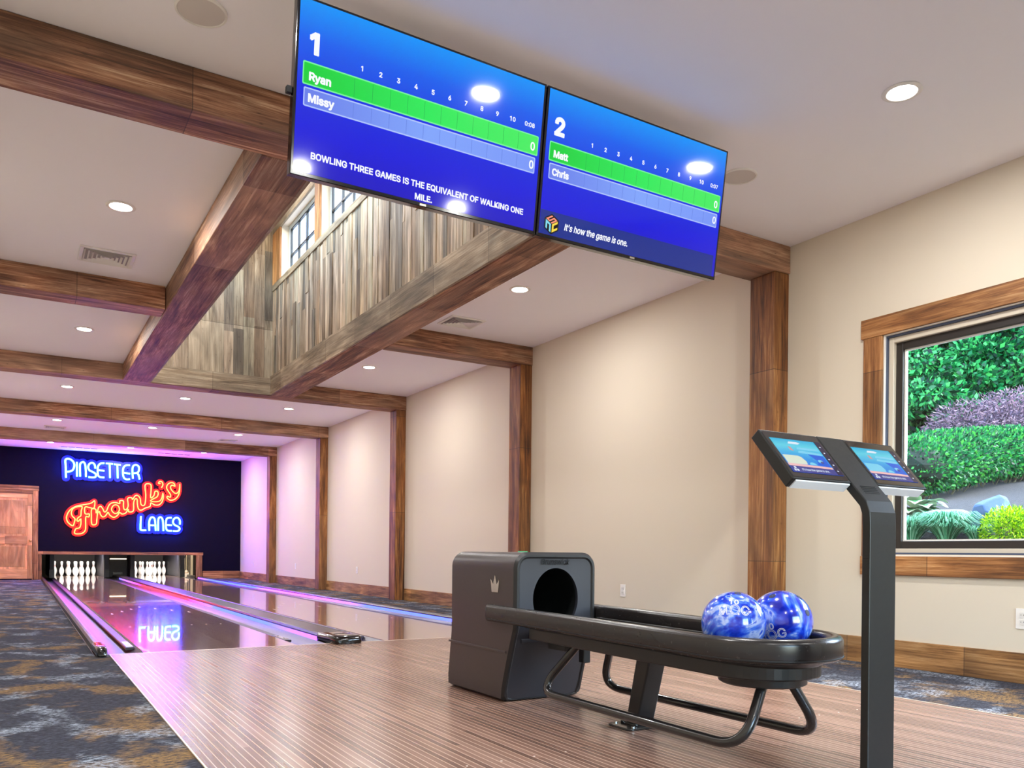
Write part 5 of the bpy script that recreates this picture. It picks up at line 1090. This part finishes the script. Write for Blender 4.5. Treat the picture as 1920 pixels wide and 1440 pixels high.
    b = bmesh.new(); b.faces.new([b.verts.new(tp(0.74+0.035*math.cos(q), 0.35+0.035*math.sin(q), 0.0016)) for q in [2*PI*i/20 for i in range(20)]]); obj('picture_disc', b, K[5], pc, recalc=False)
    b = bmesh.new(); b.faces.new([b.verts.new(tp(0.52+0.07*math.cos(q), 0.25+0.08*math.sin(q), 0.0014)) for q in [PI*i/12 for i in range(13)]]); obj('picture_disc', b, K[3], pc, recalc=False)
    quad('picture_stripe', K[4], ((0, 0.18), (0.87, 0.16), (0.87, 0.22), (0, 0.25)), 0.0018, pc)
    quad('footer_band', K[5], ((0, 0), (0.88, 0), (0.88, 0.16), (0, 0.18)), 0.0018, pc)
    quad('side_bar', K[6], ((0.88, 0), (1.0, 0), (1.0, 1), (0.88, 1)), 0.0020, pc)
    b = bmesh.new(); add_text(b, "It's how the game is one.", 0.0125, lambda x, y, z: tp(0.20, 0.055, 0.0021)+Vector((x, 0, 0))+ld*y, bold=0.0002, sx=0.85)
    for vv in (0.12, 0.30, 0.47, 0.66, 0.84):
        b.faces.new([b.verts.new(tp(u, v, 0.0023)) for u, v in ((0.925, vv-0.015), (0.955, vv-0.015), (0.955, vv+0.015), (0.925, vv+0.015))])
    obj('screen_text', b, K[7], pc, recalc=False)
    b = bmesh.new()
    for u0_, v0_ in ((0.04, 0.03), (0.09, 0.03), (0.065, 0.10)): b.faces.new([b.verts.new(tp(u, v, 0.0021)) for u, v in ((u0_, v0_), (u0_+0.04, v0_), (u0_+0.04, v0_+0.055), (u0_, v0_+0.055))])
    obj('cube_emblem', b, K[7], pc, recalc=False)

# ------------------------------------------------------------------ garden slope outside the big window
def gz(x, y):
    z = 0.82+0.36*(x-4.7) if x < 5.2 else 1.0+0.125*(x-5.2)
    return max(0.60, z) + 0.015*math.sin(1.3*x+0.7*y)
def mulch():
    m, n, l, b = new_mat('dark_mulch'); tc = n.new('ShaderNodeTexCoord')
    t = n.new('ShaderNodeTexVoronoi'); t.inputs['Scale'].default_value = 28; l.new(tc.outputs['Object'], t.inputs['Vector'])
    t2 = n.new('ShaderNodeTexNoise'); t2.inputs['Scale'].default_value = 50; t2.inputs['Detail'].default_value = 5; l.new(tc.outputs['Object'], t2.inputs['Vector'])
    r = ramp(n, [(0.35, sr(4,4,5)), (0.55, sr(12,11,12)), (0.72, sr(38,35,40))]); l.new(mth(n, l, 'ADD', mth(n, l, 'MULTIPLY', t2.outputs[0], 0.7), mth(n, l, 'MULTIPLY', t.outputs[0], 0.5)), r.inputs[0])
    l.new(r.outputs[0], b.inputs['Base Color']); b.inputs['Roughness'].default_value = 1
    bp = n.new('ShaderNodeBump'); bp.inputs['Distance'].default_value = 0.03; l.new(t2.outputs[0], bp.inputs['Height']); l.new(bp.outputs[0], b.inputs['Normal'])
    return m
bm = bmesh.new(); NX, NY = 40, 40; gv = []
for i in range(NX+1):
    x = XR+0.2+(26.0)*(i/NX)**1.5; gv.append([bm.verts.new((x, -12+24*j/NY, gz(x, -12+24*j/NY) if x < 16 else gz(16, -12+24*j/NY)+(x-16)*0.45)) for j in range(NY+1)])
for i in range(NX):
    for j in range(NY): bm.faces.new((gv[i][j], gv[i+1][j], gv[i+1][j+1], gv[i][j+1]))
o = obj('mulch_bed', bm, mulch(), smooth=True, angle=180); tag(o, 'dark grey mulch bank rising behind the rocks outside the window', 'mulch', kind='stuff')
rects('wall_outside_footing', [(XR+0.17, XR+0.23, -12, 12)], -0.5, 0.62, M['wall'])

def leaf_mat(name, cols, rough=0.5):
    m, n, l, b = new_mat(name); at = n.new('ShaderNodeAttribute'); at.attribute_name = 'tint'
    r = ramp(n, [(i/(len(cols)-1), c) for i, c in enumerate(cols)]); l.new(at.outputs['Fac'], r.inputs[0]); l.new(r.outputs[0], b.inputs['Base Color'])
    b.inputs['Roughness'].default_value = rough; b.inputs['Specular IOR Level'].default_value = 0.3
    tr_ = n.new('ShaderNodeBsdfTranslucent'); l.new(r.outputs[0], tr_.inputs['Color']); mx = n.new('ShaderNodeMixShader'); mx.inputs[0].default_value = 0.3
    out = n['Material Output']; l.new(b.outputs[0], mx.inputs[1]); l.new(tr_.outputs[0], mx.inputs[2]); l.new(mx.outputs[0], out.inputs['Surface'])
    return m
def leaf_mesh(name, C, N, size, asp=0.5, droop=0.3, up=0.5):
    """C: leaf centres, N: outward directions; each leaf is a pointed four-sided blade folded a little"""
    n = len(C); d = N + RNG.normal(0, 0.55, (n, 3)); d[:, 2] += up*0.3 - droop; d /= np.linalg.norm(d, axis=1)[:, None]
    a = RNG.normal(0, 1, (n, 3)); a[:, 2] *= 0.4; s = np.cross(d, a); s /= np.linalg.norm(s, axis=1)[:, None]; nn = np.cross(s, d)
    L = (size*RNG.uniform(0.6, 1.3, n))[:, None]
    V = np.stack([C, C+d*L*0.5+s*L*asp*0.5+nn*L*0.08, C+d*L, C+d*L*0.5-s*L*asp*0.5+nn*L*0.08], 1).reshape(-1, 3)
    me = bpy.data.meshes.new(name); me.vertices.add(4*n); me.vertices.foreach_set('co', V.ravel())
    me.loops.add(4*n); me.loops.foreach_set('vertex_index', np.arange(4*n)); me.polygons.add(n); me.polygons.foreach_set('loop_start', np.arange(0, 4*n, 4))
    me.update(calc_edges=True)
    at = me.attributes.new('tint', 'FLOAT', 'FACE'); at.data.foreach_set('value', RNG.uniform(0, 1, n).astype(np.float32))
    return me
def blob_pts(n, blobs, shell=0.35):
    """points near the surface of a set of ellipsoids"""
    w = np.array([b[3]*b[4]*b[5] for b in blobs])**(2/3); k = RNG.choice(len(blobs), n, p=w/w.sum()); B = np.array(blobs)[k]
    d = RNG.normal(0, 1, (n, 3)); d /= np.linalg.norm(d, axis=1)[:, None]; r = 1-shell*RNG.uniform(0, 1, n)**1.5
    return B[:, :3]+d*B[:, 3:]*r[:, None], d
GL = [sr(0,28,14), sr(4,72,36), sr(20,124,62), sr(80,184,90)]
M['leafA'] = leaf_mat('tree_leaf', GL); M['leafB'] = leaf_mat('hedge_leaf', [sr(2,34,20), sr(6,74,38), sr(20,112,56), sr(70,160,50)])
M['bark'] = plain('bark', sr(96, 92, 92), 0.9, bump=0.6, bscale=30)
def tree(x, y, h, rad, label, n=9000, size=0.15, mat='leafA'):
    z = gz(x, y)-0.1; t = thing('leafy_tree', (x, y, z), label, 'tree', 'trees behind the hedge')
    bm = bmesh.new(); sweep(bm, smooth_path([(x, y, z), (x+0.1, y+0.1, z+h*0.3), (x-0.05, y, z+h*0.6), (x, y, z+h*0.85)], 4), circ(0.11, 10)); obj('trunk', bm, M['bark'], t, smooth=True)
    bl = []
    for i in range(34):
        zz = z+0.35+(h-0.6)*(i+0.5)/34; q = RNG.uniform(0, 2*PI); f = math.sin(PI*min(1, (0.18+0.82*(zz-z)/h)))**0.6 if zz < z+h else 0.3; rr_ = rad*max(0.25, f)*RNG.uniform(0.35, 0.95)
        bl.append((x+rr_*math.cos(q), y+rr_*math.sin(q), zz, rad*0.42, rad*0.42, rad*0.20))
    Cc, N = blob_pts(n, bl, 0.5); obj('foliage', leaf_mesh('foliage', Cc, N, size, 0.55), M[mat], t)
trs = [(14.4, 4.1, 5.6, 1.7, 'bright green leafy tree at the left of the window view'), (15.6, 3.1, 6.2, 1.8, 'leafy green tree in the middle of the window view'), (16.6, 1.9, 6.2, 1.8, 'leafy green tree toward the right of the window view'),
       (13.6, 6.0, 5.5, 1.8, 'green leafy tree hidden mostly behind the left window frame'), (17.8, 5.6, 7.5, 2.3, 'tall shaded tree behind the other trees, left of the window view'), (19.6, 3.6, 8.0, 2.4, 'tall shaded tree farthest back in the window view'),
       (18.6, 0.2, 7.0, 2.2, 'tall tree beyond the right edge of the window view'), (13.0, 2.9, 2.6, 1.1, 'low leafy tree right behind the left end of the hedge'), (14.8, 1.9, 3.2, 1.2, 'low leafy tree directly behind the purple maple')]
for x, y, h, r_, lab in trs: tree(x, y, h, r_, lab, 26000 if 14 < x < 17 else 13000, 0.115 if x < 17 else 0.2)
# clipped hedge
hp = [(7.75, -0.50), (8.6, -0.22), (9.6, 0.02), (10.8, 0.25), (12.0, 0.40), (13.2, 0.45)]
hpz = smooth_path([(x, y, 0) for x, y in hp], 8)
he = thing('clipped_hedge', (10.0, 0.1, gz(10.0, 0.1)), 'rounded clipped green hedge on the bank outside the window', 'hedge')
bl = []
for p in hpz:
    z0 = gz(p.x, p.y)+0.08; hh = 0.60+0.13*min(1, (p.x-7.75)/1.2); bl.append((p.x, p.y, z0+hh/2, 0.48, 0.55, hh/2))
Cc, N = blob_pts(52000, bl, 0.2); me = leaf_mesh('foliage', Cc, N, 0.046, 0.6, 0.1); obj('foliage', me, M['leafB'], he)
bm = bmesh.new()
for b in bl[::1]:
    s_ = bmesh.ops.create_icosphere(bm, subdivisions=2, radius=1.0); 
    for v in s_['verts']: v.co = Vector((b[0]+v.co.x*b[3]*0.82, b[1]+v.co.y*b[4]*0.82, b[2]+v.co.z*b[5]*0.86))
obj('inner_shade', bm, plain('hedge_shadow', sr(3, 26, 14), 0.9), he)  # dark cores: the shade inside the hedge put into their colour
bm = bmesh.new()
for p in hpz[::3]:
    for _ in range(5):
        a = RNG.uniform(-0.38, 0.30, 2); sweep(bm, [(p.x+a[0]*0.4, p.y+a[1]*0.4, gz(p.x, p.y)-0.03), (p.x+a[0], p.y+a[1], gz(p.x, p.y)+0.30)], circ(0.007, 5))
obj('stems', bm, plain('hedge_stems', sr(84, 78, 56), 0.8), he)
def mound(name, x, y, rx, ry, rz, n, size, mat, label, cat, asp=0.4, droop=0.3):
    z = gz(x, y); t = thing(name, (x, y, z), label, cat)
    bl = [(x, y, z+rz*0.35, rx, ry, rz*0.75)]+[(x+RNG.uniform(-0.4, 0.4)*rx, y+RNG.uniform(-0.4, 0.4)*ry, z+rz*RNG.uniform(0.4, 0.7), rx*0.55, ry*0.55, rz*0.4) for _ in range(5)]
    Cc, N = blob_pts(n, bl, 0.3); k_ = Cc[:, 2] > z-0.02; obj('foliage', leaf_mesh('foliage', Cc[k_], N[k_], size, asp, droop), mat, t)
    bm = bmesh.new(); sweep(bm, [(x, y, z-0.1), (x, y, z+rz*0.8)], circ(0.05, 8)); obj('stem', bm, M['bark'], t)
M['maple'] = leaf_mat('purple_maple_leaf', [sr(40,32,42), sr(82,66,84), sr(128,102,118), sr(160,128,136)])
mound('japanese_maple', 12.95, 1.15, 1.15, 1.15, 1.30, 20000, 0.08, M['maple'], 'low domed purple-leaved maple behind the hedge', 'shrub', 0.22, 0.6)
M['gold'] = leaf_mat('golden_leaf', [sr(30,90,4), sr(96,160,4), sr(160,206,10), sr(206,230,40)])
mound('golden_shrub', 4.72, -3.19, 0.15, 0.15, 0.20, 7000, 0.026, M['gold'], 'small bright yellow-green shrub in front of the blue rock', 'shrub', 0.25, 0.1)
# rocks
def rock(x, y, sx, sy, sz, mat, label, seed, rz=0.0):
    rn = random.Random(seed); bm = bmesh.new(); bmesh.ops.create_icosphere(bm, subdivisions=3, radius=1)
    pl_ = [(Vector((rn.gauss(0,1), rn.gauss(0,1), rn.gauss(0,1))).normalized(), rn.uniform(0.62, 0.9)) for _ in range(16)]
    for v in bm.verts:
        for n_, d_ in pl_:
            e = v.co.dot(n_)-d_
            if e > 0: v.co -= n_*e
    bm.transform(Matrix.Translation((x, y, gz(x, y)+sz*0.35)) @ Matrix.Rotation(rz, 4, 'Z') @ Matrix.Diagonal((sx, sy, sz, 1)))
    tag(obj('garden_rock', bm, mat, bevel=0.01), label, 'rock')
rock(5.02, -2.93, 0.15, 0.17, 0.17, plain('blue_grey_rock', sr(52, 80, 124), 0.8, bump=0.5, bscale=12), 'blue-grey boulder behind the yellow-green shrub', 3)
rock(5.02, -2.60, 0.19, 0.19, 0.12, plain('pale_rock', sr(96, 128, 134), 0.8, bump=0.5, bscale=12), 'flat pale boulder behind the ornamental grass clumps', 8)
# ornamental grass
M['grass'] = leaf_mat('blue_green_grass', [sr(8,70,40), sr(34,120,80), sr(90,170,132), sr(150,206,178)])
def grass(x, y, r_, h, n, label):
    z = gz(x, y); V = []; F = []
    for i in range(n):
        q = RNG.uniform(0, 2*PI); L = h*RNG.uniform(0.7, 1.25); rr_ = r_*RNG.uniform(0.35, 1.1); w = 0.0045; sd = (-math.sin(q)*w, math.cos(q)*w); b0 = len(V)
        for k_ in range(6):
            t = k_/5; rad = 0.04+rr_*t**1.2; zz = z+L*math.sin(PI*0.5*min(1, t*1.25))*(1.0 if t < 0.8 else 1-0.9*(t-0.8)); f = 1-0.8*t
            cx, cy = x+rad*math.cos(q), y+rad*math.sin(q); V += [(cx+sd[0]*f, cy+sd[1]*f, zz), (cx-sd[0]*f, cy-sd[1]*f, zz)]
            if k_: F.append((b0+2*k_-2, b0+2*k_-1, b0+2*k_+1, b0+2*k_))
    me = bpy.data.meshes.new('grass'); me.from_pydata(V, [], F); at = me.attributes.new('tint', 'FLOAT', 'FACE'); at.data.foreach_set('value', np.repeat(RNG.uniform(0, 1, n), 5).astype(np.float32))
    o = obj('ornamental_grass', me, M['grass']); tag(o, label, 'grass clump', 'ornamental grass clumps below the window')
grass(4.70, -2.80, 0.20, 0.17, 1300, 'pale green ornamental grass clump in front of the flat pale boulder')
grass(4.68, -2.55, 0.17, 0.16, 1000, 'pale green ornamental grass clump at the lower left corner of the window')
grass(4.72, -3.00, 0.10, 0.09, 500, 'small pale green grass clump between the boulder and the blue rock')
# hosta
ho = thing('hosta', (5.14, -2.30, gz(5.14, -2.30)), 'white-edged green hosta plant at the left of the window view', 'plant')
M['hostag'] = plain('hosta_green', sr(14, 92, 42), 0.45); M['hostaw'] = plain('hosta_white_edge', sr(176, 196, 168), 0.45)
def hosta_leaf(bmw, bmg, x, y, z, q, L, pitch):
    c, s_ = math.cos(q), math.sin(q); n = 8
    for bm_, k_, o_ in ((bmw, 1.0, 0.0), (bmg, 0.66, 0.003)):
        prev = None
        for i in range(n+1):
            t = i/n; w = L*0.33*math.sin(PI*t**0.8)*k_; tt = 0.06+(t*(0.9 if k_ < 1 else 1.0)); r_ = L*tt; zz = z+L*(pitch*tt-0.75*tt*tt)+o_
            px, py = x+c*r_, y+s_*r_; cur = (bm_.verts.new((px-s_*w, py+c*w, zz+0.12*w)), bm_.verts.new((px, py, zz)), bm_.verts.new((px+s_*w, py-c*w, zz+0.12*w)))
            if prev: bm_.faces.new((prev[0], prev[1], cur[1], cur[0])); bm_.faces.new((prev[1], prev[2], cur[2], cur[1]))
            prev = cur
bw_, bg_ = bmesh.new(), bmesh.new(); hz = gz(5.14, -2.30)
for k_ in range(34):
    q = k_*2.4; hosta_leaf(bw_, bg_, 5.14, -2.30, hz+0.02+0.003*(34-k_), q, RNG.uniform(0.17, 0.25), RNG.uniform(0.4, 1.05))
hl = obj('leaf_blades', bw_, M['hostaw'], ho, smooth=True, recalc=False); obj('leaf_centres', bg_, M['hostag'], hl, smooth=True, recalc=False)
